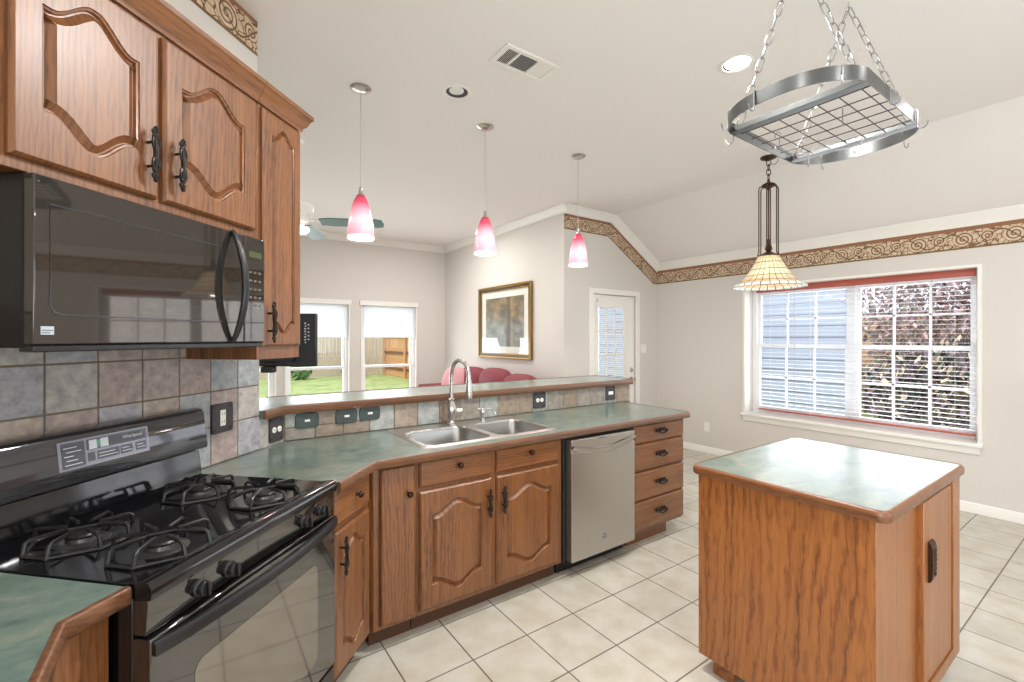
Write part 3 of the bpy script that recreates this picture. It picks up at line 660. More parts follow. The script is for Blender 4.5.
def panel_door(mb, x0, z0, W_, H_, y, th=0.02, top=True, bot=True, rail=0.062, rise=0.05, flat=False, ps=1.0):
    """raised-panel door, front face at depth y facing -y"""
    def V(p, d): return mb.v((x0 + p[0], y + d, z0 + p[1]))
    e = 0.009
    outer_b = [(0, 0), (W_, 0), (W_, H_), (0, H_)]; inner = [(e, e), (W_ - e, e), (W_ - e, H_ - e), (e, H_ - e)]; mid_ = [(e * .55, e * .55), (W_ - e * .55, e * .55), (W_ - e * .55, H_ - e * .55), (e * .55, H_ - e * .55)]
    back = [V(p, th) for p in outer_b]; fr_ = [V(p, 0.009) for p in outer_b]; m1 = [V(p, 0.003) for p in mid_]; inn = [V(p, 0.0) for p in inner]
    for A, B in ((back, fr_), (fr_, m1), (m1, inn)):
        for i in range(4): mb.f([A[i], A[(i + 1) % 4], B[(i + 1) % 4], B[i]])
    mb.f(back)
    if flat: mb.f(inn[::-1]); return
    b, t = cathedral(W_, H_, top, bot, rail, rise)
    loop0 = [V(p, 0) for p in b + t]; nb = len(b)
    # frame face between the inner rectangle and the outline
    xl, xr = b[0][0], b[-1][0]; zl, zt = b[0][1], t[0][1]
    bott = [inn[0]] + [V((xl, e), 0)] + [V((p[0], e), 0) for p in b[1:-1]] + [V((xr, e), 0)] + [inn[1]]
    topp = [inn[2]] + [V((p[0], H_ - e), 0) for p in t] + [inn[3]]
    for i in range(nb - 1): mb.f([bott[1 + i], bott[2 + i], loop0[i + 1], loop0[i]])
    for i in range(nb - 1): mb.f([topp[1 + i], topp[2 + i], loop0[nb + i + 1], loop0[nb + i]])
    mb.f([inn[0], bott[1], loop0[0], loop0[-1], topp[-2], inn[3]])
    mb.f([bott[-2], inn[1], inn[2], topp[1], loop0[nb], loop0[nb - 1]])
    pts = b + t; prev = loop0
    for d, dep in ((0.002, 0.004), (0.007, 0.0055), (0.009, 0.013), (0.013, 0.013), (0.015, 0.011), (0.030, 0.002), (0.0315, 0.0)):
        L = [V(p, dep) for p in offset_loop(pts, d * ps)]
        for i in range(len(L)): mb.f([prev[i], prev[(i + 1) % len(L)], L[(i + 1) % len(L)], L[i]])
        prev = L
    mb.f(prev)
def ornate_handle(mb, x, y, z, L=0.16, horiz=False):
    """scrolled iron pull standing off the door face at depth y (facing -y)"""
    def P(a, d, o=0.0): return (x + a, y - o, z + d) if not horiz else (x + d, y - o, z + a)
    h = L / 2
    for s in (-1, 1):
        mb.tube([P(0, s * h * 0.45, 0.0), P(0, s * h * 0.45, 0.024)], 0.0045, 8)
        sp = [P(math.cos(a) * (0.010 - 0.0011 * a) * 1.0, s * (h * 0.80 + math.sin(a) * (0.010 - 0.0011 * a)), 0.026) for a in [i * 0.5 for i in range(14)]]
        mb.tube(sp, 0.0042, 6)
        mb.sphere(P(0, s * h * 0.80, 0.026), 0.0055, 8, 6); mb.sphere(P(0.004, s * h * 0.97, 0.025), 0.007, 8, 6)
        mb.tube([P(0.011 * math.sin(k / 8 * math.pi), s * h * (0.05 + 0.7 * k / 8), 0.027 + 0.003 * math.sin(k / 8 * math.pi)) for k in range(9)], 0.0038, 6)
        mb.tube([P(-0.011 * math.sin(k / 8 * math.pi), s * h * (0.05 + 0.7 * k / 8), 0.027 + 0.003 * math.sin(k / 8 * math.pi)) for k in range(9)], 0.0038, 6)
        for q in (0.2, 0.42, 0.62): mb.sphere(P(0.006 * (1 if q < .5 else -1), s * h * q, 0.029), 0.0058, 8, 6)
    mb.tube([P(0, -h * 0.95, 0.024), P(0, -h * 0.5, 0.027), P(0, 0, 0.030), P(0, h * 0.5, 0.027), P(0, h * 0.95, 0.024)], [0.003, 0.006, 0.0075, 0.006, 0.003], 8)
def knob(mb, x, y, z, r=0.0155):
    mb.M = Matrix.Translation((x, y, z)) @ Matrix.Rotation(R(90), 4, 'X')
    mb.lathe([(0.009, 0), (0.0085, 0.003), (0.0055, 0.008), (0.006, 0.012), (r * 0.95, 0.018), (r, 0.023), (r * 0.8, 0.029), (r * 0.35, 0.032), (0.0, 0.0325)], 18); mb.M = Matrix()
def add_door(t, name, x0, z0, W_, H_, y, **k):
    mb = MB(); panel_door(mb, x0, z0, W_, H_, y, **k); return obj(name, mb, oak_v, t, smooth=28)
def add_handle(parent, x, y, z, L=0.16): mb = MB(); ornate_handle(mb, x, y, z, L); return obj('handle', mb, M_iron, parent, label='dark iron scroll handle')
def add_knob(parent, x, y, z): mb = MB(); knob(mb, x, y, z); return obj('knob', mb, M_knob, parent, label='dark bronze round knob')

# ---- upper cabinets (45 degree frame; doors' front at n = 1.31)
NF = 1.33
crown_prof = [(0, -0.02), (-0.010, -0.02), (-0.013, -0.004), (-0.024, 0.006), (-0.036, 0.034), (-0.046, 0.044), (-0.046, 0.060), (0.0, 0.060)]
uc = T('upper_cabinet', 'oak upper cabinet with two arched panel doors above the microwave', 'cabinet', (0.80, NW, 1.875), 45)
mb = MB().box(0.80, 1.622, NF, NW - 0.001, 1.876, 2.47); obj('cabinet_body', mb, oak_v, uc, bevel=0.002)
d = add_door(uc, 'door', 0.826, 1.905, 0.362, 0.512, NF - 0.02, rail=0.060, rise=0.066); add_handle(d, 1.152, NF - 0.02, 2.03)
d = add_door(uc, 'door', 1.207, 1.905, 0.392, 0.512, NF - 0.02, rail=0.060, rise=0.066); add_handle(d, 1.244, NF - 0.02, 2.03)
mb = MB().prism([(NF + a, 2.45 + b) for a, b in crown_prof], 0.80, 1.622, 'x'); obj('crown_moulding', mb, oak_h, uc, smooth=40)
tc_ = T('upper_cabinet', 'tall narrow oak upper cabinet at the end of the range wall', 'cabinet', (1.624, NW, 1.39), 45)
mb = MB().box(1.624, 1.893, NF, NW - 0.001, 1.392, 2.47); obj('cabinet_body', mb, oak_v, tc_, bevel=0.002)
d = add_door(tc_, 'door', 1.642, 1.445, 0.240, 0.972, NF - 0.02, rail=0.048, rise=0.045, ps=0.6); add_handle(d, 1.668, NF - 0.02, 1.545)
mb = MB(); prof = [(NF + a, 2.45 + b) for a, b in crown_prof]
# crown with mitred return along the cabinet end
rowsA = [[mb.v((1.624, p[0], p[1])), mb.v((1.893 - (p[0] - NF), p[0], p[1])), mb.v((1.893 - (p[0] - NF), NW - 0.002, p[1]))] for p in prof]
for i in range(len(prof)):
    A, B = rowsA[i], rowsA[(i + 1) % len(prof)]
    for k in range(2): mb.f([A[k], A[k + 1], B[k + 1], B[k]])
mb.f([r[0] for r in rowsA]); mb.f([r[2] for r in rowsA])
obj('crown_moulding', mb, oak_h, tc_, smooth=40)

# ---- microwave
MT0, MT1, MN, MZ0, MZ1 = 0.852, 1.614, 1.285, 1.452, 1.872
mw = T('microwave', 'black over-the-range microwave with bowed door handle under the oak cabinets', 'microwave', (MT0, NW, MZ0), 45)
obj('housing', bx(MT0, MT1, MN + 0.028, NW - 0.012, MZ0 + 0.004, MZ1), M_housing, mw, bevel=0.006)
dr = obj('door', bx(MT0, 1.505, MN, MN + 0.03, MZ0 + 0.012, MZ1 - 0.004), M_mwglass, mw, bevel=0.004)
mb = MB(); zz0, zz1, a0_, a1_ = MZ0 + 0.085, MZ1 - 0.07, 0.885, 1.40
mb.tube([(a0_, MN - 0.0005, zz0 + 0.02), (a0_ + 0.008, MN - 0.0005, zz0 + 0.006), (a0_ + 0.03, MN - 0.0005, zz0), (a1_, MN - 0.0005, zz0), (a1_, MN - 0.0005, zz1), (a0_, MN - 0.0005, zz1)], 0.0016, 6, closed=True); obj('window_outline', mb, M_dispdark, dr)
cp = obj('control_panel', bx(1.507, MT1, MN, MN + 0.03, MZ0 + 0.012, MZ1 - 0.004), M_mwglass, mw, bevel=0.004)
mb = MB()
mb.box(1.53, 1.596, MN - 0.0006, MN, 1.79, 1.812); obj('display', mb, M_darkgreen, cp, label='small green display')
for i in range(3):
    for j in range(5): obj('key', bx(1.530 + i * 0.024, 1.545 + i * 0.024, MN - 0.0005, MN, 1.60 + j * 0.032, 1.608 + j * 0.032), M_key, cp, smooth=0)
obj('vent_strip', bx(MT0 + 0.004, MT1 - 0.004, MN + 0.006, MN + 0.05, MZ0 - 0.006, MZ0 + 0.011), M_blackplastic, mw, bevel=0.003)
mb = MB(); hp = []
for i in range(21):
    s = i / 20; hp.append((1.447, MN - 0.004 - 0.052 * math.sin(math.pi * s) ** 0.8, 1.468 + (1.868 - 1.468) * s))
mb.tube(hp, [0.010 + 0.004 * math.sin(math.pi * i / 20) for i in range(21)], 10, flat=(1.0, 0.8, (1, 0, 0))); obj('handle', mb, M_blackplastic, dr)
mb = MB(); mb.box(0.866, 0.893, MN - 0.001, MN, 1.488, 1.508); bd = obj('badge', mb, M_badge, dr, label='small silver badge')
mb = MB(); mb.box(0.868, 0.891, MN - 0.0014, MN - 0.0009, 1.4975, 1.4995); mb.box(0.868, 0.884, MN - 0.0014, MN - 0.0009, 1.4915, 1.4935); obj('badge_stripe', mb, M_dispdark, bd)

# ---- range
RT0, RT1, RN = 0.872, 1.632, 1.0
rg = T('gas_range', 'black gas range with four burners between the green countertops', 'stove', (RT0, NW - 0.02, 0), 45)
obj('body', bx(RT0, RT1, RN + 0.035, NW - 0.03, 0.02, 0.893), M_black, rg, bevel=0.003)
mb = MB(); prof = [(0.985, 0.884), (0.982, 0.895), (0.984, 0.912), (0.992, 0.922), (1.004, 0.926), (1.02, 0.922), (1.045, 0.918), (1.60, 0.918), (1.61, 0.926), (1.61, 0.884)]
mb.prism(prof, RT0, RT1, 'x'); ctop = obj('cooktop', mb, M_black, rg, smooth=50)
mb = MB().prism([(1.0, 0.800), (0.994, 0.872), (0.994, 0.882), (1.04, 0.882), (1.04, 0.800)], RT0 + 0.002, RT1 - 0.002, 'x'); pn = obj('knob_panel', mb, M_blackglass, rg, bevel=0.002)
for kt in (1.012, 1.110, 1.442, 1.545):
    mb = MB(); mb.M = Matrix.Translation((kt, 0.996, 0.838)) @ Matrix.Rotation(R(88), 4, 'X')
    mb.lathe([(0.0215, 0), (0.0215, 0.005), (0.016, 0.008), (0.0155, 0.012), (0.0185, 0.014), (0.0185, 0.022), (0.017, 0.025), (0, 0.026)], 24); mb.box(-0.0035, 0.0035, -0.017, 0.017, 0.024, 0.034)
    k_ = obj('burner_knob', mb, M_blackplastic, pn, bevel=0.001)
# oven door with bowed handle
od = obj('oven_door', bx(RT0 + 0.002, RT1 - 0.002, 0.988, 1.04, 0.215, 0.792), M_blackglass, rg, bevel=0.005)
mb = MB(); w0, w1, z0, z1 = RT0 + 0.12, RT1 - 0.12, 0.30, 0.66
pts = arc(w1 - .03, z1 - .03, .03, 0, 90, 5) + arc(w0 + .03, z1 - .03, .03, 90, 180, 5) + arc(w0 + .03, z0 + .03, .03, 180, 270, 5) + arc(w1 - .03, z0 + .03, .03, 270, 360, 5)
mb.prism(pts, 0.9868, 0.988, 'y'); obj('oven_window', mb, M_ovenglass, od, smooth=0)
mb = MB(); hp = []
N_ = 24
for i in range(N_ + 1):
    s = i / N_; hp.append((RT0 + 0.006 + (RT1 - RT0 - 0.012) * s, 0.985 - 0.036 * math.sin(math.pi * s) ** 0.7, 0.772))
mb2 = MB(); rr = []
for (px, py, pz) in hp: rr.append([mb2.v((px, py - 0.009, pz - 0.017)), mb2.v((px, py + 0.007, pz - 0.017)), mb2.v((px, py + 0.007, pz + 0.015)), mb2.v((px, py - 0.004, pz + 0.015)), mb2.v((px, py - 0.009, pz + 0.008))])
for i in range(N_):
    for k in range(5): mb2.f([rr[i][k], rr[i][(k + 1) % 5], rr[i + 1][(k + 1) % 5], rr[i + 1][k]])
mb2.f(rr[0]); mb2.f(rr[-1]); mb.bm.free()
obj('handle', mb2, M_blackplastic, od, smooth=40)
obj('storage_drawer', bx(RT0 + 0.002, RT1 - 0.002, 0.992, 1.04, 0.05, 0.205), M_black, rg, bevel=0.006)
# backguard: lower riser and leaning upper control panel
mb = MB().prism([(1.585, 0.92), (1.600, 1.02), (1.64, 1.04), (1.65, 0.92)], RT0 + 0.004, RT1 - 0.004, 'x'); obj('backguard_riser', mb, M_black, rg, bevel=0.003)
UP = [(1.566, 1.030), (1.562, 1.042), (1.580, 1.172), (1.590, 1.186), (1.612, 1.192), (1.648, 1.186), (1.650, 1.030)]
mb = MB().prism(UP, RT0, RT1, 'x'); bgd = obj('backguard', mb, M_porcelain, rg, bevel=0.003)
sl = math.atan2(1.580 - 1.562, 1.172 - 1.042)
CM = Matrix.Translation((0, 1.562, 1.042)) @ Matrix.Rotation(-sl, 4, 'X') @ Matrix.Translation((1.103 - 1.098 * 0.94, 0, 0.005)) @ Matrix.Diagonal((0.94, 1, 1, 1))       # local: x=t, z up the face, y=out of face (negative = toward the room)
mb = MB(); mb.M = CM; mb.box(1.098, 1.398, -0.0012, 0.001, 0.030, 0.118); cpn = obj('control_display', mb, M_greydisp, bgd, smooth=0, label='grey touch control display')
mb = MB(); mb.M = CM; mb.box(1.182, 1.39, -0.002, -0.0012, 0.078, 0.112); mb.box(1.108, 1.176, -0.002, -0.0012, 0.036, 0.112); obj('dark_field', mb, M_dispdark, cpn, smooth=0)
mb = MB(); mb.M = CM
for a, b in ((1.184, 1.206), (1.214, 1.286), (1.292, 1.334), (1.346, 1.386)): mb.box(a, b, -0.002, -0.0012, 0.042, 0.070)
obj('touch_pads', mb, M_dispdark, cpn, smooth=0)
mb = MB(); mb.M = CM; mb.box(1.190, 1.214, -0.0026, -0.002, 0.080, 0.108); mb.box(1.226, 1.252, -0.0026, -0.002, 0.080, 0.108); obj('display_label', mb, M_lightprint, cpn, smooth=0)
mb = MB(); mb.M = CM; mb.box(1.214, 1.226, -0.0026, -0.002, 0.084, 0.106); obj('display_icon', mb, M_greenprint, cpn, smooth=0)
for k in range(5): mb = MB(); mb.M = CM; mb.box(1.114 + (k % 2) * 0.006, 1.165 - (k % 3) * 0.012, -0.0025, -0.002, 0.044 + k * 0.013, 0.0462 + k * 0.013); obj('print_line', mb, M_lightprint, cpn, smooth=0)
for a, b in ((1.218, 1.28), (1.296, 1.33), (1.35, 1.382)):
    for k in range(2): mb = MB(); mb.M = CM; mb.box(a, b - 0.008 * k, -0.0025, -0.002, 0.050 + 0.010 * k, 0.0518 + 0.010 * k); obj('print_line', mb, M_lightprint, cpn, smooth=0)
text_mesh('brand_lettering', 'Whirlpool', 0.0175, CM @ Matrix.Translation((1.338, -0.0024, 0.096)) @ Matrix.Rotation(R(90), 4, 'X'), M_lightprint, cpn)
# burners and grates
for gi, gt in enumerate((1.018, 1.404)):
    for gn in (1.135, 1.395):
        mb = MB().lathe([(0.062, 0), (0.058, 0.003), (0.036, 0.004), (0.034, 0.014)], 28, (gt + .02, gn, 0.918), cap1=True); b_ = obj('burner_base', mb, M_burner, rg)
        mb = MB().lathe([(0.036, 0), (0.037, 0.006), (0.033, 0.010), (0.0, 0.011)], 28, (gt + .02, gn, 0.932)); obj('burner_cap', mb, M_castiron, b_)
        # one square grate with bent fingers reaching up over the burner
        mb = MB(); q = 0.112; cx, cy = gt + .02, gn
        for sx in (-1, 1):
            for sy in (-1, 1):
                dx, dy = sx * q, sy * q
                mb.tube([(cx + dx * 1.0, cy + dy * 0.34, 0.919), (cx + dx * 0.94, cy + dy * 0.34, 0.952), (cx + dx * 0.86, cy + dy * 0.33, 0.958), (cx + dx * 0.30, cy + dy * 0.13, 0.959)], 0.0052, 6)
                mb.tube([(cx + dx * 0.34, cy + dy * 1.0, 0.919), (cx + dx * 0.34, cy + dy * 0.94, 0.952), (cx + dx * 0.33, cy + dy * 0.86, 0.958), (cx + dx * 0.13, cy + dy * 0.30, 0.959)], 0.0052, 6)
            mb.tube([(cx + sx * q, cy - q * 0.34, 0.922), (cx + sx * q, cy + q * 0.34, 0.922)], 0.0045, 6)
            mb.tube([(cx - q * 0.34, cy + sx * q, 0.922), (cx + q * 0.34, cy + sx * q, 0.922)], 0.0045, 6)
            mb.tube([(cx + sx * q, cy + q * 0.34, 0.922), (cx + q * 0.34 * sx, cy + q, 0.922)], 0.0045, 6)
            mb.tube([(cx + sx * q, cy - q * 0.34, 0.922), (cx + q * 0.34 * sx, cy - q, 0.922)], 0.0045, 6)
        obj('burner_grate', mb, M_castiron, rg)
# ---- left counter and its cabinet
lc = [tn(0.868, 1.045), tn(0.868, NW - 0.012), (XL + 0.0, 1.485), (XL, -0.6), (-0.222, -0.6), (-0.222, 1.256)]
base_l = (-0.5, 0.6, 0)
bc = T('base_cabinet', 'oak base cabinet left of the range with an angled corner', 'cabinet', base_l)
mb = MB().prism([tn(0.862, 1.085), tn(0.862, NW - 0.01), (XL + 0.004, 1.48), (XL + 0.004, -0.58), (-0.256, -0.58), (-0.256, 1.243)], 0.10, 0.872, 'z'); obj('cabinet_body', mb, oak_v, bc, bevel=0.002)
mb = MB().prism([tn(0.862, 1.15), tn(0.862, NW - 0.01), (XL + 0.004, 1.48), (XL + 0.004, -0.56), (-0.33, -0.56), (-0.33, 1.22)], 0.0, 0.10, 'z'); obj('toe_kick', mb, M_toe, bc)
cl = T('countertop', 'green slate-pattern countertop with oak edge left of the range', 'countertop', (-0.5, 0.6, 0.874))
mb = MB().prism(lc[0:1] + lc[1:], 0.875, 0.914, 'z'); obj('top_surface', mb, M_lam, cl, bevel=0.001)
mb = MB(); e0, e1, e2 = Vector(tn(0.868, 1.045)), Vector((-0.222, 1.256)), Vector((-0.222, -0.6))
def edge_strip(mb, pts, w=0.014, z0=0.875, z1=0.9155):
    """bullnosed timber edging along a polyline, grown to the right of the direction of travel"""
    pf = [(0, z0), (w * .8, z0), (w, z0 + 0.004), (w, z1 - 0.006), (w * .8, z1 - 0.0015), (w * .5, z1), (0, z1)]
    rows = []
    for o, z in pf:
        q = []
        for i, p in enumerate(pts):
            p = Vector(p)
            if i == 0: t = (Vector(pts[1]) - p).normalized(); q.append(p + Vector((t.y, -t.x)) * o)
            elif i == len(pts) - 1: t = (p - Vector(pts[i - 1])).normalized(); q.append(p + Vector((t.y, -t.x)) * o)
            else:
                t1 = (p - Vector(pts[i - 1])).normalized(); t2 = (Vector(pts[i + 1]) - p).normalized(); n1 = Vector((t1.y, -t1.x)); n2 = Vector((t2.y, -t2.x)); m = (n1 + n2).normalized(); q.append(p + m * (o / m.dot(n1)))
        rows.append([mb.v((a.x, a.y, z)) for a in q])
    for i in range(len(pf)):
        A, B = rows[i], rows[(i + 1) % len(pf)]
        for k in range(len(pts) - 1): mb.f([A[k], A[k + 1], B[k + 1], B[k]])
    mb.f([r[0] for r in rows]); mb.f([r[-1] for r in rows])
edge_strip(mb, [e2, e1, e0]); obj('wood_edge', mb, edge_x, cl, smooth=45, label='oak edge')

# ---- peninsula base cabinets
YC = 2.095                                         # door front plane; carcass front 2 cm behind
def carcass(t, x0, x1, y0=YC + 0.02, y1=YPB - 0.02, z0=0.10, z1=0.872):
    mb = MB().box(x0, x1, y0, y1, z0, z1); o = obj('cabinet_body', mb, oak_v, t, bevel=0.002)
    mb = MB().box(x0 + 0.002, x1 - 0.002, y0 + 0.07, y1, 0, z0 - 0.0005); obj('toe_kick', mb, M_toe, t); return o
# angled cabinet beside the range (45 degree frame)
ac = T('base_cabinet', 'narrow oak cabinet with one drawer and door right of the range', 'cabinet', (1.642, NW - 0.02, 0), 45)
mb = MB(); mb.box(1.642, 1.955, 1.022, NW - 0.03, 0.10, 0.872); obj('cabinet_body', mb, oak_v, ac, bevel=0.002)
obj('toe_kick', bx(1.644, 1.95, 1.09, NW - 0.04, 0, 0.0995), M_toe, ac)
mb = MB(); panel_door(mb, 1.658, 0.726, 0.282, 0.142, 1.002, flat=True); dw_ = obj('drawer', mb, oak_h, ac, smooth=28); add_knob(dw_, 1.82, 1.002, 0.806)
d = add_door(ac, 'door', 1.658, 0.125, 0.282, 0.575, 1.002, rail=0.052, rise=0.045, ps=0.75); add_handle(d, 1.69, 1.002, 0.60, 0.15)
# corner pull-out
cc = T('base_cabinet', 'oak corner cabinet with one tall plain door and a knob', 'cabinet', (0.80, 2.5, 0))
mb = MB().prism([(0.690, YC + 0.02), (0.902, YC + 0.02), (0.902, YPB - 0.02), (0.60, YPB - 0.02), (0.60, 2.20)], 0.10, 0.872, 'z'); obj('cabinet_body', mb, oak_v, cc, bevel=0.002)
obj('toe_kick', bx(0.69, 0.90, YC + 0.09, YPB - 0.02, 0, 0.0995), M_toe, cc)
mb = MB(); panel_door(mb, 0.716, 0.122, 0.176, 0.742, YC, flat=True); d = obj('door', mb, oak_v, cc, smooth=28); add_knob(d, 0.856, YC, 0.725)
# sink base
sb = T('base_cabinet', 'oak sink cabinet with two drawers over two arched panel doors', 'cabinet', (1.37, 2.5, 0))
mb = MB()
mb.box(0.904, 0.922, YC + 0.02, YPB - 0.02, 0.10, 0.872); mb.box(1.832, 1.85, YC + 0.02, YPB - 0.02, 0.10, 0.872); mb.box(0.922, 1.832, YC + 0.02, YPB - 0.02, 0.10, 0.118)
mb.box(0.922, 1.832, YC + 0.02, YC + 0.04, 0.118, 0.872); mb.box(0.922, 1.832, YPB - 0.03, YPB - 0.02, 0.118, 0.872)
obj('cabinet_body', mb, oak_v, sb, bevel=0.002)
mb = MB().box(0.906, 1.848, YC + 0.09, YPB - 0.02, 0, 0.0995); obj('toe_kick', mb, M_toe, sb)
for x0, w in ((0.914, 0.424), (1.368, 0.448)):
    mb = MB(); panel_door(mb, x0, 0.738, w, 0.132, YC, flat=True); dd = obj('drawer', mb, oak_h, sb, smooth=28); add_knob(dd, x0 + w / 2 + 0.006, YC, 0.822)
    d = add_door(sb, 'door', x0, 0.125, w, 0.592, YC, rail=0.062, rise=0.055); add_handle(d, (x0 + w - 0.03) if x0 < 1 else x0 + 0.034, YC, 0.59, 0.145)
# dishwasher
DW0, DW1 = 1.888, 2.466
dwT = T('dishwasher', 'stainless steel dishwasher with pocket handle under the peninsula counter', 'dishwasher', (2.19, 2.5, 0))
obj('tub', bx(1.862, 2.49, YC + 0.02, YPB - 0.05, 0.10, 0.866), M_blackplastic, dwT, bevel=0.002)
mb = MB(); yf = 2.062
mb.prism([(yf + 0.001, 0.104), (yf, 0.116), (yf, 0.775), (yf + 0.010, 0.782), (yf + 0.010, 0.80), (yf, 0.835), (yf + 0.004, 0.852), (yf + 0.02, 0.856), (2.112, 0.856), (2.112, 0.104)], DW0, DW1, 'x'); dd = obj('door', mb, M_dwsteel, dwT, bevel=0.002)
mb = MB(); N_ = 20; top_, bot_ = [], []
for i in range(N_ + 1):
    s = i / N_; x = DW0 + 0.004 + (DW1 - DW0 - 0.008) * s; sag = math.sin(math.pi * s)
    top_.append((x, 0.822 - 0.042 * sag)); bot_.append((x, 0.792 - 0.058 * sag))
mb2 = []
m3 = MB(); RA = []
for (xa, za), (xb_, zb_) in zip(top_, bot_):
    RA.append([m3.v((xa, yf + 0.004, za)), m3.v((xa, yf - 0.016, za - 0.002)), m3.v((xb_, yf - 0.012, (za + zb_) / 2)), m3.v((xb_, yf + 0.004, zb_))])
for i in range(N_):
    for k in range(4): m3.f([RA[i][k], RA[i][(k + 1) % 4], RA[i + 1][(k + 1) % 4], RA[i + 1][k]])
m3.f(RA[0]); m3.f(RA[-1]); mb.bm.free()
obj('pocket_handle', m3, M_dwsteel, dd, smooth=60)
mb = MB(); mb.M = Matrix.Translation((2.172, yf, 0.205)) @ Matrix.Rotation(R(90), 4, 'X'); mb.lathe([(0.017, 0), (0.017, 0.002), (0.014, 0.003), (0.0, 0.003)], 24); bd = obj('round_badge', mb, M_dispdark, dd, label='small round badge')
mb = MB(); mb.M = Matrix.Translation((2.172, yf - 0.003, 0.205)) @ Matrix.Rotation(R(90), 4, 'X')
mb.tube([(0.012 * math.cos(a * math.pi / 10), 0.012 * math.sin(a * math.pi / 10), 0) for a in range(20)], 0.0008, 5, closed=True)
for s in (-1, 1): mb.tube([(s * 0.004 + 0.004 * math.cos(a * 0.5), 0.004 * math.sin(a * 0.5), 0) for a in range(11)], 0.0007, 5)
obj('badge_monogram', mb, M_badge, bd)
obj('brand_mark', bx(2.118, 2.180, yf + 0.0, yf + 0.0035, 0.8395, 0.8445), M_dispdark, dd)
obj('toe_panel', bx(1.864, 2.488, YC + 0.09, YC + 0.105, 0.0, 0.1), M_blackplastic, dwT)
# drawer bank
db = T('drawer_cabinet', 'oak cabinet of four drawers at the peninsula end beside the dishwasher', 'cabinet', (2.8, 2.5, 0))
X0, X1 = 2.500, 3.075
mb = MB().box(X0, X1, YC + 0.02, YPB - 0.02, 0.112, 0.872); obj('cabinet_body', mb, oak_v, db, bevel=0.002)
mb = MB().box(X0 + 0.02, X1 - 0.10, YC + 0.09, YPB - 0.05, 0, 0.1115); obj('toe_kick', mb, oak_h, db)
def bail_pull(mb, x, y, z):
    for s in (-1, 1):
        mb.sphere((x + s * 0.034, y - 0.004, z), 0.011, 10, 8, (1, 0.5, 0.9)); mb.tube([(x + s * 0.034, y, z), (x + s * 0.034, y - 0.022, z)], 0.004, 6)
        mb.tube([(x + s * (0.034 + 0.012 * math.sin(k / 6 * math.pi * .5)), y - 0.012, z + 0.004 - 0.012 * k / 6) for k in range(7)], 0.003, 6)
    mb.tube([(x - 0.036 + 0.072 * k / 12, y - 0.022 - 0.006 * math.sin(k / 12 * math.pi), z - 0.002 + 0.012 * math.sin(k / 12 * math.pi)) for k in range(13)], 0.0048, 8)
    mb.tube([(x - 0.036 + 0.072 * k / 12, y - 0.020, z - 0.004 - 0.012 * math.sin(k / 12 * math.pi)) for k in range(13)], 0.0038, 8)
    for k in range(3): mb.sphere((x - 0.014 + 0.014 * k, y - 0.024, z + 0.004), 0.006, 8, 6)
    mb.prism([(x - 0.045, z), (x - 0.03, z + 0.008), (x + 0.03, z + 0.008), (x + 0.045, z), (x + 0.03, z - 0.008), (x - 0.03, z - 0.008)], y - 0.003, y, 'y')
for z0, z1 in ((0.740, 0.866), (0.545, 0.728), (0.338, 0.533), (0.128, 0.326)):
    mb = MB(); panel_door(mb, X0 + 0.010, z0, X1 - X0 - 0.014, z1 - z0, YC, flat=True); dd = obj('drawer', mb, oak_h, db, smooth=28)
    mb = MB(); mb.M = Matrix.Translation(((X0 + X1) / 2, YC, (z0 + z1) / 2 + 0.012)) @ Matrix.Scale(1.35, 4); bail_pull(mb, 0, 0, 0); obj('bail_pull', mb, M_iron, dd, label='dark iron bail pull')

# ---- main countertop (one continuous top) with sink cut-out
ct = T('countertop', 'long green slate-pattern countertop with oak edge holding the sink', 'countertop', (1.9, 2.4, 0.874))
FN, FY = 0.985, 2.075
fx = FY - FN * S2
RXE = 3.118
sinkr = (0.985, 1.85, 2.165, 2.675)                   # x0,x1,y0,y1 of the hole
poly = [tn(1.640, FN), (fx, FY), (RXE - 0.03, FY), (RXE - 0.009, FY + 0.009), (RXE, FY + 0.03), (RXE, YPB - 0.012), (XC - 0.004, YPB - 0.012), tn(1.640, NW - 0.012)]
def plate_with_hole(poly, hole, z0, z1):
    mb = MB(); bm = mb.bm
    ov = [mb.v((p[0], p[1], z1)) for p in poly]; hv = [mb.v((p[0], p[1], z1)) for p in hole]
    es = [bm.edges.new((L[i], L[(i + 1) % len(L)])) for L in (ov, hv) for i in range(len(L))]
    r = bmesh.ops.triangle_fill(bm, edges=es, use_beauty=True)
    ext = bmesh.ops.extrude_face_region(bm, geom=[f for f in bm.faces])
    for v in ext['geom']:
        if isinstance(v, bmesh.types.BMVert): v.co.z = z0
    return mb
hole = [(sinkr[0], sinkr[2]), (sinkr[1], sinkr[2]), (sinkr[1], sinkr[3]), (sinkr[0], sinkr[3])]
mb = plate_with_hole(poly, hole, 0.8735, 0.914); obj('top_surface', mb, M_lam, ct, smooth=0)
mb = MB(); ce = arc(RXE - 0.03, FY + 0.03, 0.03, -90, 0, 6)
edge_strip(mb, [tn(1.640, FN), (fx, FY)] + [(a, b) for a, b in ce] + [(RXE, YPB - 0.012)]); obj('wood_edge', mb, edge_x, ct, smooth=45, label='oak edge')

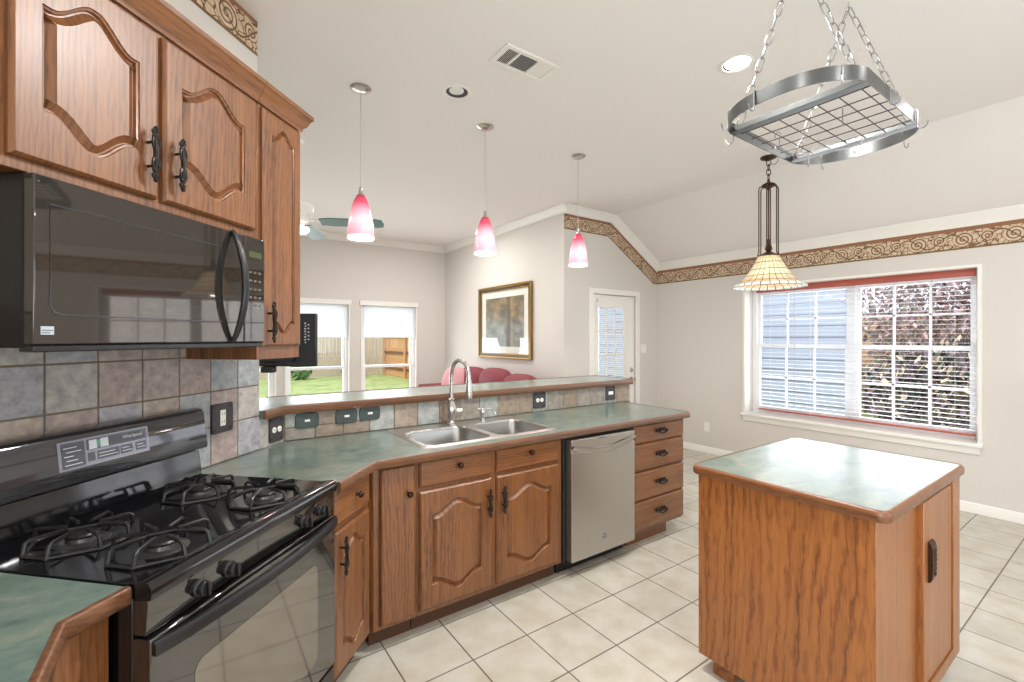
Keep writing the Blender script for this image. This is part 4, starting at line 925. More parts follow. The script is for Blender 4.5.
# ---- sink
sk = T('kitchen_sink', 'stainless steel double bowl sink set in the green countertop', 'sink', (1.43, 2.42, 0.914))
def rrect(x0, x1, y0, y1, r, n=6): return arc(x1 - r, y1 - r, r, 0, 90, n) + arc(x0 + r, y1 - r, r, 90, 180, n) + arc(x0 + r, y0 + r, r, 180, 270, n) + arc(x1 - r, y0 + r, r, 270, 360, n)
sx0, sx1, sy0, sy1 = 0.965, 1.865, 2.150, 2.715
bowls = ((1.000, 1.405, 2.185, 2.575), (1.450, 1.828, 2.185, 2.575))
mb = MB(); bm = mb.bm
outer = rrect(sx0, sx1, sy0, sy1, 0.035)
ol = [mb.v((p[0], p[1], 0.9185)) for p in outer]; olo = [mb.v((p[0] + (0.006 if p[0] > 1.43 else -0.006), p[1] + (0.006 if p[1] > 2.4 else -0.006), 0.9145)) for p in outer]
for i in range(len(ol)): mb.f([ol[i], ol[(i + 1) % len(ol)], olo[(i + 1) % len(ol)], olo[i]])
loops = []
es = [bm.edges.get((ol[i], ol[(i + 1) % len(ol)])) for i in range(len(ol))]
for b in bowls:
    L = [mb.v((p[0], p[1], 0.9185)) for p in rrect(*b, 0.06, 8)]; loops.append((b, L)); es += [bm.edges.new((L[i], L[(i + 1) % len(L)])) for i in range(len(L))]
bmesh.ops.triangle_fill(bm, edges=es, use_beauty=True)
obj('deck', mb, M_steel, sk, smooth=40)
for b in bowls:
    mb = MB(); prev = None
    for ins, z in ((0, 0.9185), (0.003, 0.914), (0.006, 0.905), (0.014, 0.78), (0.022, 0.755), (0.045, 0.738), (0.12, 0.734)):
        L = [mb.v((p[0], p[1], z)) for p in rrect(b[0] + ins, b[1] - ins, b[2] + ins, b[3] - ins, max(0.06 - ins * .3, 0.02), 8)]
        if prev:
            for i in range(len(L)): mb.f([prev[i], prev[(i + 1) % len(L)], L[(i + 1) % len(L)], L[i]])
        prev = L
    mb.f(prev); o = obj('basin', mb, M_basin, sk, smooth=50)
    mb = MB().lathe([(0.042, 0.0), (0.040, 0.003), (0.034, 0.002), (0.030, -0.004), (0.0, -0.004)], 20, ((b[0] + b[1]) / 2, (b[2] + b[3]) / 2, 0.7345)); obj('drain', mb, M_chrome, o)
# faucet
FX, FYY = 1.374, 2.650; FDX, FDY = 0.06, -0.998
fc = T('kitchen_faucet', 'brushed nickel gooseneck faucet with pull-down head behind the sink', 'faucet', (FX, FYY, 0.9185))
mb = MB().lathe([(0.034, 0), (0.034, 0.006), (0.026, 0.012), (0.022, 0.022), (0.024, 0.04), (0.031, 0.075), (0.032, 0.10), (0.026, 0.128), (0.020, 0.145), (0.018, 0.152), (0.022, 0.158), (0.022, 0.166), (0.016, 0.172)], 24, (FX, FYY, 0.9185), cap1=True, cap0=True); obj('faucet_body', mb, M_nickel, fc)
mb = MB(); zt_ = 1.235; rr_ = 0.104
pts = [(FX, FYY, 1.085), (FX, FYY, 1.17), (FX, FYY, zt_)]
for a in range(12, 181, 12):
    k = rr_ - rr_ * math.cos(R(a)); pts.append((FX + FDX * k, FYY + FDY * k, zt_ + rr_ * math.sin(R(a))))
hx_, hy_ = FX + FDX * 2 * rr_, FYY + FDY * 2 * rr_
pts.append((hx_, hy_, zt_ - 0.03))
mb.tube(pts, 0.0135, 12); obj('gooseneck_spout', mb, M_nickel, fc)
mb = MB().lathe([(0.021, 0), (0.022, 0.008), (0.021, 0.06), (0.018, 0.10), (0.016, 0.115)], 20, (hx_, hy_, 1.108), cap0=True, cap1=True); sh = obj('spray_head', mb, M_nickel, fc)
mb = MB().lathe([(0.0225, 0), (0.0232, 0.004), (0.0228, 0.045)], 20, (hx_, hy_, 1.135), a0=R(-20), a1=R(120)); obj('spray_grip', mb, M_blackplastic, sh)
mb = MB(); mb.tube([(FX + 0.02, FYY, 1.005), (FX + 0.058, FYY - 0.015, 1.006)], [0.016, 0.013], 12); mb.sphere((FX + 0.064, FYY - 0.017, 1.006), 0.015); mb.tube([(FX + 0.064, FYY - 0.017, 1.006), (FX + 0.078, FYY - 0.03, 1.018), (FX + 0.09, FYY - 0.05, 1.035)], [0.007, 0.006, 0.005], 10); obj('lever', mb, M_nickel, fc)
SX, SY = 1.612, 2.652
sd = T('soap_dispenser', 'small nickel soap dispenser with curved spout beside the faucet', 'soap dispenser', (SX, SY, 0.9185))
mb = MB().lathe([(0.022, 0), (0.022, 0.005), (0.015, 0.010), (0.013, 0.03), (0.016, 0.045), (0.018, 0.06), (0.014, 0.078), (0.007, 0.088), (0, 0.09)], 20, (SX, SY, 0.9185), cap0=True); obj('pump_body', mb, M_chrome, sd)
mb = MB(); mb.tube([(SX, SY, 0.985), (SX + 0.02, SY - 0.012, 0.999), (SX + 0.045, SY - 0.026, 0.999), (SX + 0.066, SY - 0.040, 0.985), (SX + 0.074, SY - 0.046, 0.962)], [0.007, 0.007, 0.006, 0.006, 0.005], 10); mb.tube([(SX, SY, 0.995), (SX - 0.035, SY + 0.01, 1.004)], [0.006, 0.004], 8); obj('spout', mb, M_chrome, sd)

# ---- bar top
bt = T('bar_top', 'raised green slate-pattern bar top with oak edge behind the sink', 'countertop', (1.9, 2.95, 1.07))
BF = YPB - 0.030; BNF = NW - 0.030; bcx = BF - BNF * S2
BB = 3.20; BNB = NW + 0.33; bbx = BB - BNB * S2
bp = [tn(TE - 0.004, BNF), (bcx, BF), (3.215, BF), (3.24, BF + 0.025), (3.24, BB - 0.03), (3.21, BB), (bbx, BB), tn(TE + 0.0, BNB), ]
bp = [tn(TE + 0.004, BNF), (bcx, BF), (3.215, BF), (3.24, BF + 0.025), (3.24, BB - 0.03), (3.21, BB), (bbx, BB), tn(TE + 0.004, BNB)]
mb = MB().prism(bp, 1.070, 1.111, 'z'); obj('top_surface', mb, M_lam, bt, bevel=0.001)
mb = MB(); edge_strip(mb, [tn(TE + 0.004, BNF), (bcx, BF)] + arc(3.215, BF + 0.025, 0.025, -90, 0, 5) + arc(3.21, BB - 0.03, 0.03, 0, 90, 5) + [(bbx, BB)], z0=1.067, z1=1.1135); obj('wood_edge', mb, edge_x, bt, smooth=45, label='oak edge')

# ---- outlets on the backsplash
def ornate_plate(name, label, c, rot, w, h, dev):
    """cast plate on a wall face; c = (along, face, z) in the frame rotated by rot; faces -y"""
    t = T(name, label, 'outlet' if dev != 'switch' else 'light switch', c, rot)
    x, y, z = c; mb = MB()
    pts = [(x + a, z + b) for a, b in rrect(-w / 2, w / 2, -h / 2, h / 2, 0.008, 3)]
    mb.prism(pts, y - 0.008, y, 'y')
    for sx in (-1, 1):
        for sz in (-1, 1):
            mb.tube([(x + sx * (w / 2 - 0.014) + 0.009 * math.cos(a * .6) * sx * (1 - a / 16), y - 0.009, z + sz * (h / 2 - 0.015) + 0.009 * math.sin(a * .6) * (1 - a / 16)) for a in range(13)], 0.0022, 5)
    mb.tube([(x + a, y - 0.008, z + b) for a, b in rrect(-w / 2 + 0.003, w / 2 - 0.003, -h / 2 + 0.003, h / 2 - 0.003, 0.006, 3)], 0.002, 5, closed=True)
    obj('cover_plate', mb, M_plate, t)
    if dev == 'duplex_v':
        obj('receptacle', bx(x - 0.015, x + 0.015, y - 0.011, y - 0.007, z - 0.036, z + 0.036), M_device, t, bevel=0.003)
        for s in (-0.018, 0.018):
            for q in (-0.006, 0.006): obj('socket_slot', bx(x + q - 0.001, x + q + 0.001, y - 0.0116, y - 0.0108, z + s - 0.004, z + s + 0.006), M_dark, t, smooth=0)
    elif dev == 'duplex_h':
        for s in (-0.02, 0.02):
            mb = MB(); mb.M = Matrix.Translation((x + s, y - 0.007, z)) @ Matrix.Rotation(R(90), 4, 'X'); mb.lathe([(0.0155, 0), (0.0155, 0.004), (0.013, 0.005), (0, 0.005)], 16); r_ = obj('receptacle', mb, M_device, t)
            [obj('socket_slot', bx(x + s + q - 0.001, x + s + q + 0.001, y - 0.0126, y - 0.0118, z - 0.004, z + 0.005), M_dark, r_, smooth=0) for q in (-0.005, 0.005)]
    else:
        obj('rocker', bx(x - 0.028, x + 0.028, y - 0.013, y - 0.007, z - 0.014, z + 0.014), M_device, t, bevel=0.003)
TF = NW - 0.010
ornate_plate('ornate_outlet', 'cast pewter outlet plate with white receptacle on the tile beside the range', (1.807, TF, 1.118), 45, 0.118, 0.132, 'duplex_v')
ornate_plate('ornate_outlet', 'cast pewter outlet plate on the tile under the left end of the bar', (2.165, TF, 0.994), 45, 0.105, 0.128, 'duplex_h')
ornate_plate('ornate_outlet', 'cast pewter outlet plate under the bar right of the sink', (2.180, YPB - 0.010, 1.003), 0, 0.118, 0.122, 'duplex_h')
ornate_plate('ornate_switch', 'cast pewter switch plate under the right end of the bar', (2.965, YPB - 0.010, 1.003), 0, 0.115, 0.122, 'switch')
for k, (xa, zc, lab) in enumerate(((0.522, 1.018, 'dark green slate-look switch plate nearest the corner under the bar'), (0.737, 1.022, 'dark green slate-look switch plate between its two look-alikes under the bar'), (0.874, 1.026, 'dark green slate-look switch plate nearest the sink under the bar'))):
    t = T('slate_switch', lab, 'light switch', (xa, YPB - 0.010, zc), group='dark green switch plates under the bar')
    y = YPB - 0.010; mb = MB(); w, h = 0.126, 0.084
    pts = [(xa + a, zc + b) for a, b in ((-w / 2 + .012, -h / 2), (w / 2 - .012, -h / 2), (w / 2 - .002, -h / 2 + .014), (w / 2, 0), (w / 2 - .002, h / 2 - .014), (w / 2 - .012, h / 2), (-w / 2 + .012, h / 2), (-w / 2 + .002, h / 2 - .014), (-w / 2, 0), (-w / 2 + .002, -h / 2 + .014))]
    mb.prism(pts, y - 0.009, y, 'y'); obj('cover_plate', mb, M_greenplate, t, bevel=0.003)
    obj('rocker', bx(xa - 0.014, xa + 0.014, y - 0.013, y - 0.008, zc - 0.006, zc + 0.006), M_device, t, bevel=0.001)

# ------------------------------------------------------------------ island
IX0, IX1, IY0, IY1 = 1.853, 2.795, 0.538, 1.186
isl = T('kitchen_island', 'oak kitchen island with a slate-pattern top and a door on its near end', 'kitchen island', (2.32, 0.86, 0))
obj('cabinet_body', bx(IX0, IX1 - 0.02, IY0 + 0.02, IY1, 0.085, 0.873), isl_v, isl, bevel=0.002)
obj('front_panel', bx(IX0 - 0.006, IX0, IY0 + 0.004, IY1, 0.078, 0.8735), isl_v, isl, bevel=0.001)
obj('side_panel', bx(IX0 + 0.0005, 2.290, IY0 + 0.006, IY0 + 0.02, 0.078, 0.8735), isl_v, isl, bevel=0.001)
mb = MB(); mb.box(2.690, IX1, IY0 - 0.022, IY0 + 0.02, 0.085, 0.8735); mb.box(2.290, 2.690, IY0 - 0.022, IY0 + 0.02, 0.085, 0.135); mb.box(2.290, 2.690, IY0 - 0.004, IY0 + 0.02, 0.850, 0.8735)
obj('face_frame', mb, isl_v, isl, bevel=0.002)
idr = obj('door', bx(2.292, 2.688, IY0 - 0.016, IY0 + 0.019, 0.137, 0.848), isl_v, isl, bevel=0.003)
mb = MB(); hx, hz, hy = 2.372, 0.605, IY0 - 0.016
prof = [(0, hz - 0.078), (-0.008, hz - 0.074), (-0.014, hz - 0.060), (-0.015, hz), (-0.014, hz + 0.055), (-0.010, hz + 0.072), (-0.004, hz + 0.080), (0, hz + 0.080)]
mb.prism([(hy + a, b) for a, b in prof], hx - 0.032, hx + 0.026, 'x')
for k in range(6):
    zc = hz - 0.045 + k * 0.018; mb.tube([(hx + 0.012 * math.cos(a * 0.55), hy - 0.015, zc + 0.007 * math.sin(a * 0.55)) for a in range(12)], 0.0024, 5)
    mb.sphere((hx + (0.008 if k % 2 else -0.008), hy - 0.015, zc + 0.004), 0.004, 6, 5)
obj('cup_pull', mb, M_bronze, idr, smooth=40, label='dark bronze carved pull')
for k, (x_, y_) in enumerate(((IX0 + 0.075, IY1 - 0.09), (IX0 + 0.075, IY0 + 0.1), (IX1 - 0.09, IY1 - 0.09), (IX1 - 0.09, IY0 + 0.1))):
    mb = MB(); mb.prism([(x_ - 0.045, 0), (x_ + 0.045, 0), (x_ + 0.045, 0.02), (x_ + 0.03, 0.05), (x_ + 0.045, 0.0845), (x_ - 0.045, 0.0845), (x_ - 0.03, 0.05), (x_ - 0.045, 0.02)], y_ - 0.045, y_ + 0.045, 'y'); obj('foot', mb, isl_v, isl, bevel=0.003)
tx0, tx1, ty0, ty1 = 1.826, 2.830, 0.500, 1.218
mb = MB().prism(rrect(tx0 + .012, tx1 - .012, ty0 + .012, ty1 - .012, 0.03, 6), 0.874, 0.914, 'z'); wt = obj('worktop', mb, M_lam, isl, bevel=0.001)
mb = MB(); rp = rrect(tx0, tx1, ty0, ty1, 0.042, 8); pf = [(0.014, 0.876), (0.004, 0.876), (0.0, 0.881), (0.0, 0.904), (0.003, 0.911), (0.008, 0.9155), (0.014, 0.9155)]
rows = []
for o, z in pf: rows.append([mb.v((p[0], p[1], z)) for p in rrect(tx0 + o, tx1 - o, ty0 + o, ty1 - o, 0.042 - o, 8)])
for i in range(len(pf)):
    A, B = rows[i], rows[(i + 1) % len(pf)]
    for k in range(len(A)): mb.f([A[k], A[(k + 1) % len(A)], B[(k + 1) % len(A)], B[k]])
obj('worktop_edge', mb, isl_y, wt, smooth=45, label='oak edge')

# ------------------------------------------------------------------ ceiling fittings
pend = None
PL = ('pink glass pendant lamp over the bar nearest the oak cabinets', 'pink glass pendant lamp over the bar above the sink, middle of three', 'pink glass pendant lamp over the bar in front of the wallpaper border')
for i, px in enumerate((0.878, 1.811, 2.770)):
    py = 2.942
    if i == 0:
        pend = T('pendant_lamp', PL[0], 'pendant lamp', (px, py, CEIL), group='pink pendant lamps over the bar')
        mb = MB().lathe([(0.0, -0.022), (0.030, -0.020), (0.055, -0.012), (0.066, -0.004), (0.066, -0.0005)], 28, (px, py, CEIL)); obj('canopy', mb, M_nickel, pend)
        mb = MB().tube([(px, py, CEIL - 0.02), (px, py, 2.425)], 0.0022, 6); obj('cord', mb, M_cord, pend)
        mb = MB().lathe([(0.004, 0.058), (0.011, 0.052), (0.013, 0.03), (0.016, 0.012), (0.024, 0.0)], 18, (px, py, 2.390), cap1=False); obj('socket_cap', mb, M_nickel, pend)
        prof = [(0.083, 2.115), (0.0835, 2.121), (0.083, 2.145), (0.080, 2.18), (0.074, 2.23), (0.065, 2.28), (0.052, 2.33), (0.038, 2.367), (0.026, 2.392)]
        # resample so that UV v follows height
        full = [(r, z) for r, z in prof]
        mb = MB().lathe([(r, z) for r, z in full], 32, (px, py, 0))
        zl, zh = 2.115, 2.392
        for f in mb.bm.faces:
            for l in f.loops: l[mb.uv].uv = (l[mb.uv].uv[0], (l.vert.co.z - zl) / (zh - zl))
        sh = obj('glass_shade', mb, M_pink, pend, smooth=60)
        md = sh.modifiers.new('thickness', 'SOLIDIFY'); md.thickness = 0.004; md.offset = -1
        mb = MB().sphere((px, py, 2.21), 0.026, 14, 10, (1, 1, 1.3)); obj('bulb', mb, M_lampon, pend)
    else: copy_tree(pend, (px, py, CEIL), PL[i])
    light('pendant_glow', 'POINT', (px, py, 2.13), 3.0, (1.0, 0.86, 0.80), shadow_soft_size=0.03)

def can(x, y, lit, label):
    t = T('recessed_light', label, 'ceiling light', (x, y, CEIL), group='recessed ceiling lights')
    mb = MB().lathe([(0.094, 0.0), (0.096, -0.004), (0.090, -0.007), (0.074, -0.006), (0.070, -0.001)], 32, (x, y, CEIL)); obj('trim_ring', mb, M_white, t)
    mb = MB().lathe([(0.072, -0.0015), (0.072, -0.0012), (0.0, -0.0012)], 32, (x, y, CEIL)); obj('baffle', mb, M_baffle, t)
    mb = MB().lathe([(0.048, -0.0016), (0.046, -0.006), (0.034, -0.010), (0.0, -0.012)] if not lit else [(0.071, -0.0018), (0.066, -0.008), (0.04, -0.012), (0.0, -0.013)], 28, (x - 0.012, y - 0.016, CEIL)); obj('bulb', mb, M_lampon if lit else M_lampoff, t)
can(1.404, 2.629, False, 'unlit recessed ceiling light with a dark baffle between the pendants')
can(2.596, 1.426, True, 'lit recessed ceiling light beside the hanging pot rack')

vt = T('ceiling_vent', 'white rectangular air vent grille in the kitchen ceiling', 'vent', (1.58, 2.128, CEIL))
vx0, vx1, vy0, vy1 = 1.392, 1.768, 2.030, 2.222
mb = MB(); zf0, zf1 = CEIL - 0.012, CEIL
mb.box(vx0, vx1, vy0, vy0 + 0.028, zf0, zf1); mb.box(vx0, vx1, vy1 - 0.028, vy1, zf0, zf1); mb.box(vx0, vx0 + 0.03, vy0 + 0.028, vy1 - 0.028, zf0, zf1); mb.box(vx1 - 0.03, vx1, vy0 + 0.028, vy1 - 0.028, zf0, zf1)
mb.box(1.492, 1.506, vy0 + 0.028, vy1 - 0.028, zf0, zf1); mb.box(1.628, 1.642, vy0 + 0.028, vy1 - 0.028, zf0, zf1)
obj('frame', mb, M_white, vt, bevel=0.003)
obj('duct_backing', bx(vx0 + 0.03, vx1 - 0.03, vy0 + 0.028, vy1 - 0.028, CEIL - 0.002, CEIL - 0.0005), M_dark, vt, smooth=0)
mb = MB()
for i in range(10):
    yc = vy0 + 0.036 + i * 0.0135; mb.M = Matrix.Translation((0, yc, CEIL - 0.007)) @ Matrix.Rotation(R(40), 4, 'X'); mb.box(1.506, 1.628, -0.005, 0.005, -0.0006, 0.0006)
mb.M = Matrix()
obj('centre_louvres', mb, M_white, vt, smooth=0)
mb = MB()
for i in range(7):
    xc = vx0 + 0.037 + i * 0.0105; mb.M = Matrix.Translation((xc, 0, CEIL - 0.007)) @ Matrix.Rotation(R(-35), 4, 'Y'); mb.box(-0.004, 0.004, vy0 + 0.028, vy1 - 0.028, -0.0006, 0.0006)
mb.M = Matrix(); obj('end_louvres', mb, M_white, vt, smooth=0)
mb = MB()
for i in range(8):
    xc = 1.646 + i * 0.012; mb.M = Matrix.Translation((xc, 0, CEIL - 0.006)) @ Matrix.Rotation(R(18), 4, 'Y'); mb.box(-0.0065, 0.0065, vy0 + 0.028, vy1 - 0.028, -0.0006, 0.0006)
mb.M = Matrix(); obj('end_louvres', mb, M_white, vt, smooth=0)

# tiffany pendant
TX, TY = 4.165, 1.994
tf = T('tiffany_pendant', 'bronze hanging lamp with stained glass shade in front of the nook window', 'pendant lamp', (TX, TY, CEIL))
mb = MB().lathe([(0.0, -0.034), (0.024, -0.032), (0.042, -0.02), (0.064, -0.012), (0.066, -0.001)], 24, (TX, TY, CEIL)); obj('canopy', mb, M_bronze, tf)
def chain(mb, a, b, L, w, r):
    a, b = Vector(a), Vector(b); d = b - a; n = max(2, int(round(d.length / (L - 3.2 * r)))); st = d / n; t = d.normalized(); s = t.orthogonal().normalized(); u = t.cross(s)
    for i in range(n):
        c = a + st * (i + 0.5); ax = s if i % 2 else u; h = L / 2 - w / 2
        pts = [c + t * (h + w / 2 * math.cos(R(q))) + ax * (w / 2 * math.sin(R(q))) for q in (-90, -45, 0, 45, 90)] + [c - t * (h + w / 2 * math.cos(R(q))) - ax * (w / 2 * math.sin(R(q))) for q in (-90, -45, 0, 45, 90)]
        mb.tube(pts, r, 6, closed=True)
mb = MB(); chain(mb, (TX, TY, CEIL - 0.03), (TX, TY, 2.882), 0.055, 0.032, 0.0042); obj('chain', mb, M_bronze, tf)
mb = MB().lathe([(0.006, 2.885), (0.012, 2.875), (0.010, 2.862), (0.030, 2.85), (0.055, 2.835), (0.058, 2.822), (0.040, 2.812), (0.014, 2.80), (0.0065, 2.785), (0.0065, 2.36), (0.016, 2.33), (0.012, 2.31), (0.024, 2.295), (0.030, 2.265), (0.020, 2.245), (0.050, 2.225), (0.085, 2.212), (0.086, 2.200), (0.0, 2.198)], 20, (TX, TY, 0.0)); obj('stem', mb, M_bronze, tf)
for k in range(6):
    a = R(60 * k + 15); c, s = math.cos(a), math.sin(a); mb = MB()
    mb.tube([(TX + 0.045 * c, TY + 0.045 * s, 2.822), (TX + 0.074 * c, TY + 0.074 * s, 2.815), (TX + 0.080 * c, TY + 0.080 * s, 2.795), (TX + 0.080 * c, TY + 0.080 * s, 2.23), (TX + 0.092 * c, TY + 0.092 * s, 2.212)], 0.0050, 7); obj('side_rod', mb, M_bronze, tf)
prof = [(0.292, 1.928), (0.282, 1.952), (0.240, 1.968), (0.205, 2.000), (0.170, 2.046), (0.138, 2.098), (0.108, 2.152), (0.086, 2.202)]
mb = MB().lathe(prof, 40, (TX, TY, 0)); sh = obj('stained_glass_shade', mb, M_tiff, tf, smooth=50)
md = sh.modifiers.new('thickness', 'SOLIDIFY'); md.thickness = 0.005; md.offset = -1
mb = MB().sphere((TX, TY, 2.06), 0.035, 12, 8); obj('bulb', mb, M_lampon, tf)
light('tiffany_glow', 'POINT', (TX, TY, 1.99), 4, WARM, shadow_soft_size=0.05)

# ------------------------------------------------------------------ pot rack
ZR = 2.402; rx0, rx1, ry0, ry1 = 1.985, 2.575, 0.605, 1.112; BOW = 0.175
pr = T('pot_rack', 'grey steel oval pot rack with wire grid hanging on chains over the island', 'pot rack', (2.29, 0.86, CEIL))
def ring_path():
    """straight ends joined by two long bowed sides that leave the corners nearly square to the ends"""
    cy = (ry0 + ry1) / 2; hw = (ry1 - ry0) / 2; n = 26; pts = []
    def bow(k):                      # k from -1 to 1 across the side
        return max(0.0, 1 - abs(k) ** 2.4) ** 0.62
    ks = [math.sin(math.pi / 2 * (-1 + 2 * i / n)) for i in range(n + 1)]
    for k in ks: pts.append((rx1 + BOW * bow(k), cy + hw * k))
    for k in ks: pts.append((rx0 - BOW * bow(k), cy - hw * k))
    return pts
RP = ring_path()
mb = MB(); A = []
for i, p in enumerate(RP):
    a, b = Vector(RP[i - 1]), Vector(RP[(i + 1) % len(RP)]); t = (b - a).normalized(); n = Vector((t.y, -t.x)); P_ = Vector(p)
    o_, q_ = P_ + n * 0.002, P_ - n * 0.002; A.append([mb.v((o_.x, o_.y, ZR - 0.005)), mb.v((o_.x, o_.y, ZR + 0.048)), mb.v((q_.x, q_.y, ZR + 0.048)), mb.v((q_.x, q_.y, ZR - 0.005))])
for i in range(len(A)):
    B = A[(i + 1) % len(A)]
    for k in range(4): mb.f([A[i][k], A[i][(k + 1) % 4], B[(k + 1) % 4], B[k]])
obj('ring_band', mb, M_rack, pr, smooth=30)
for x in (rx0 + 0.01, rx1 - 0.01):
    mb = MB(); mb.box(x - 0.022, x + 0.022, ry0 + 0.003, ry1 - 0.003, ZR - 0.003, ZR + 0.001); mb.box(x - 0.002, x + 0.002, ry0 + 0.003, ry1 - 0.003, ZR + 0.001, ZR + 0.030)
    obj('cross_bar', mb, M_rack, pr, bevel=0.001)
mb = MB(); gx0_, gx1_ = rx0 + 0.008, rx1 - 0.008
for i in range(7): yy = ry0 + 0.035 + (ry1 - ry0 - 0.07) * i / 6; mb.tube([(gx0_, yy, ZR + 0.0035), (gx1_, yy, ZR + 0.0035)], 0.0022, 6)
for i in range(6): xx = rx0 + 0.06 + (rx1 - rx0 - 0.12) * i / 5; mb.tube([(xx, ry0 + 0.012, ZR + 0.008), (xx, ry1 - 0.012, ZR + 0.008)], 0.0022, 6)
obj('wire_grid', mb, M_iron, pr, label='dark wire grid')
for hx_, cxs in ((2.03, rx0 + 0.012), (2.555, rx1 - 0.012)):
    mb = MB().tube([(hx_, 0.856, CEIL), (hx_, 0.856, CEIL - 0.02)] + [(hx_ + 0.011 * math.sin(R(a)), 0.856, CEIL - 0.031 + 0.011 * math.cos(R(a))) for a in range(0, 271, 30)], 0.003, 7); obj('ceiling_hook', mb, M_chrome, pr)
    for yy in (ry0 + 0.03, ry1 - 0.03):
        mb = MB(); chain(mb, (cxs, yy, ZR + 0.03), (hx_, 0.856 + (0.004 if yy > 0.85 else -0.004), CEIL - 0.036), 0.062, 0.024, 0.0024); obj('chain', mb, M_chain, pr)
# loose pot hooks on the ring and grid
HK = [(RP[i], lab) for i, lab in ((7, 'steel pot hook on the far bowed side of the rack, towards its right end'), (19, 'steel pot hook on the far bowed side of the rack, towards its left end'), (32, 'steel pot hook on the near bowed side of the rack left of centre'), (38, 'steel pot hook on the near bowed side of the rack, second from its left end'), (48, 'steel pot hook on the near bowed side of the rack, right end'))]
HK += [((rx1 - 0.05, ry0), 'steel pot hook at the right corner of the rack, pointing outward'), ((rx0 + 0.20, ry0), 'steel pot hook at the middle of the rack straight side facing right'), ((rx0 + 0.03, ry1), 'steel pot hook at the left corner of the rack, pointing outward'), ((rx1 - 0.14, ry1), 'steel pot hook on the rack straight side facing the pendants')]
def hook_mesh():
    mb = MB()
    # flat hanger strap over a band, then a J hook swinging outward (+x local)
    mb.tube([(-0.008, 0, -0.020), (-0.008, 0, 0.003), (-0.004, 0, 0.007), (0.004, 0, 0.007), (0.0075, 0, 0.003), (0.0075, 0, -0.062)] + [(0.0075 + 0.017 - 0.017 * math.cos(R(a)), 0, -0.062 - 0.017 * math.sin(R(a))) for a in range(20, 181, 20)] + [(0.0415 + 0.004, 0, -0.054)], 0.0026, 7)
    return mb
hm = None; cy_ = (ry0 + ry1) / 2; cx_ = (rx0 + rx1) / 2
for i, ((hx_, hy_), lab) in enumerate(HK):
    if hm is None:
        o = obj('pot_hook', hook_mesh(), M_chain); hm = o
    else: o = hm.copy(); COL.objects.link(o)
    if abs(hy_ - ry0) < 1e-6: a = -90
    elif abs(hy_ - ry1) < 1e-6: a = 90
    else: a = math.degrees(math.atan2((hy_ - cy_) * 0.5, hx_ - cx_))
    o.location = (hx_, hy_, ZR + 0.046); o.rotation_euler = (0, 0, R(a)); tag(o, lab, 'hook', 'loose hooks on the pot rack')
def s_hook():
    mb = MB(); r = 0.014
    mb.tube([(r * math.cos(R(a)), 0, r * math.sin(R(a))) for a in range(-30, 181, 30)] + [(-r + 0.004, 0, -0.02)] + [(-r + 0.008 + r * 0.9 - r * 0.9 * math.cos(R(a)) - 0.004, 0, -0.045 - r * 0.9 * math.sin(R(a))) for a in range(0, 200, 30)], 0.0022, 7); return mb
sm = None
for i, (sx_, sy_, rot_, lab) in enumerate(((rx0 + 0.15, ry0 + 0.13, 20, 'steel S hook on the wire grid towards the right end'), (rx0 + 0.17, ry1 - 0.12, 70, 'steel S hook on the wire grid towards the left end'), (rx1 - 0.06, ry1 - 0.10, 30, 'steel S hook on the wire grid by the left far corner'), (rx1 - 0.06, ry0 + 0.2, 100, 'steel S hook on the wire grid along the far cross bar'))):
    if sm is None: o = obj('s_hook', s_hook(), M_chain); sm = o
    else: o = sm.copy(); COL.objects.link(o)
    o.location = (sx_, sy_, ZR - 0.009); o.rotation_euler = (0, 0, R(rot_)); tag(o, lab, 'hook', 'S hooks on the pot rack grid')

# ------------------------------------------------------------------ living room
# ceiling fan
FXX, FYF, FZ = 0.673, 3.92, 2.40
fn = T('ceiling_fan', 'white ceiling fan with teal blades seen past the upper cabinet end', 'ceiling fan', (FXX, FYF, CEIL))
mb = MB().lathe([(0.0, -0.05), (0.05, -0.045), (0.07, -0.005), (0.07, 0)], 24, (FXX, FYF, CEIL)); obj('canopy', mb, M_white, fn)
mb = MB().tube([(FXX, FYF, CEIL - 0.04), (FXX, FYF, FZ + 0.12)], 0.014, 10); obj('downrod', mb, M_white, fn)
mb = MB().lathe([(0.0, 0.16), (0.05, 0.16), (0.115, 0.14), (0.125, 0.12), (0.12, 0.06), (0.09, 0.01), (0.055, -0.01), (0.05, -0.03), (0.06, -0.04), (0.0, -0.045)], 28, (FXX, FYF, FZ)); obj('motor_housing', mb, M_white, fn)
mb = MB().lathe([(0.05, -0.035), (0.085, -0.045), (0.09, -0.065), (0.065, -0.09), (0.0, -0.10)], 24, (FXX, FYF, FZ)); obj('light_bowl', mb, M_fanlight, fn)
for k in range(4):
    a = -27 + 90 * k; Mx = Matrix.Translation((FXX, FYF, FZ + 0.005)) @ rz(a) @ Matrix.Rotation(R(-13), 4, 'X') @ Matrix.Diagonal((0.86, 0.95, 1, 1))
    mb = MB(); mb.M = Mx; mb.prism([(0.20, -0.055), (0.30, -0.066), (0.70, -0.072), (0.76, -0.06), (0.775, 0), (0.76, 0.06), (0.70, 0.072), (0.30, 0.066), (0.20, 0.055)], -0.004, 0.004, 'z'); b_ = obj('blade', mb, M_blade, fn, label='teal blade')
    mb = MB(); mb.M = Mx; mb.prism([(0.08, -0.02), (0.20, -0.016), (0.27, -0.035), (0.27, 0.035), (0.20, 0.016), (0.08, 0.02)], 0.0045, 0.009, 'z'); obj('blade_bracket', mb, M_nickel, b_)
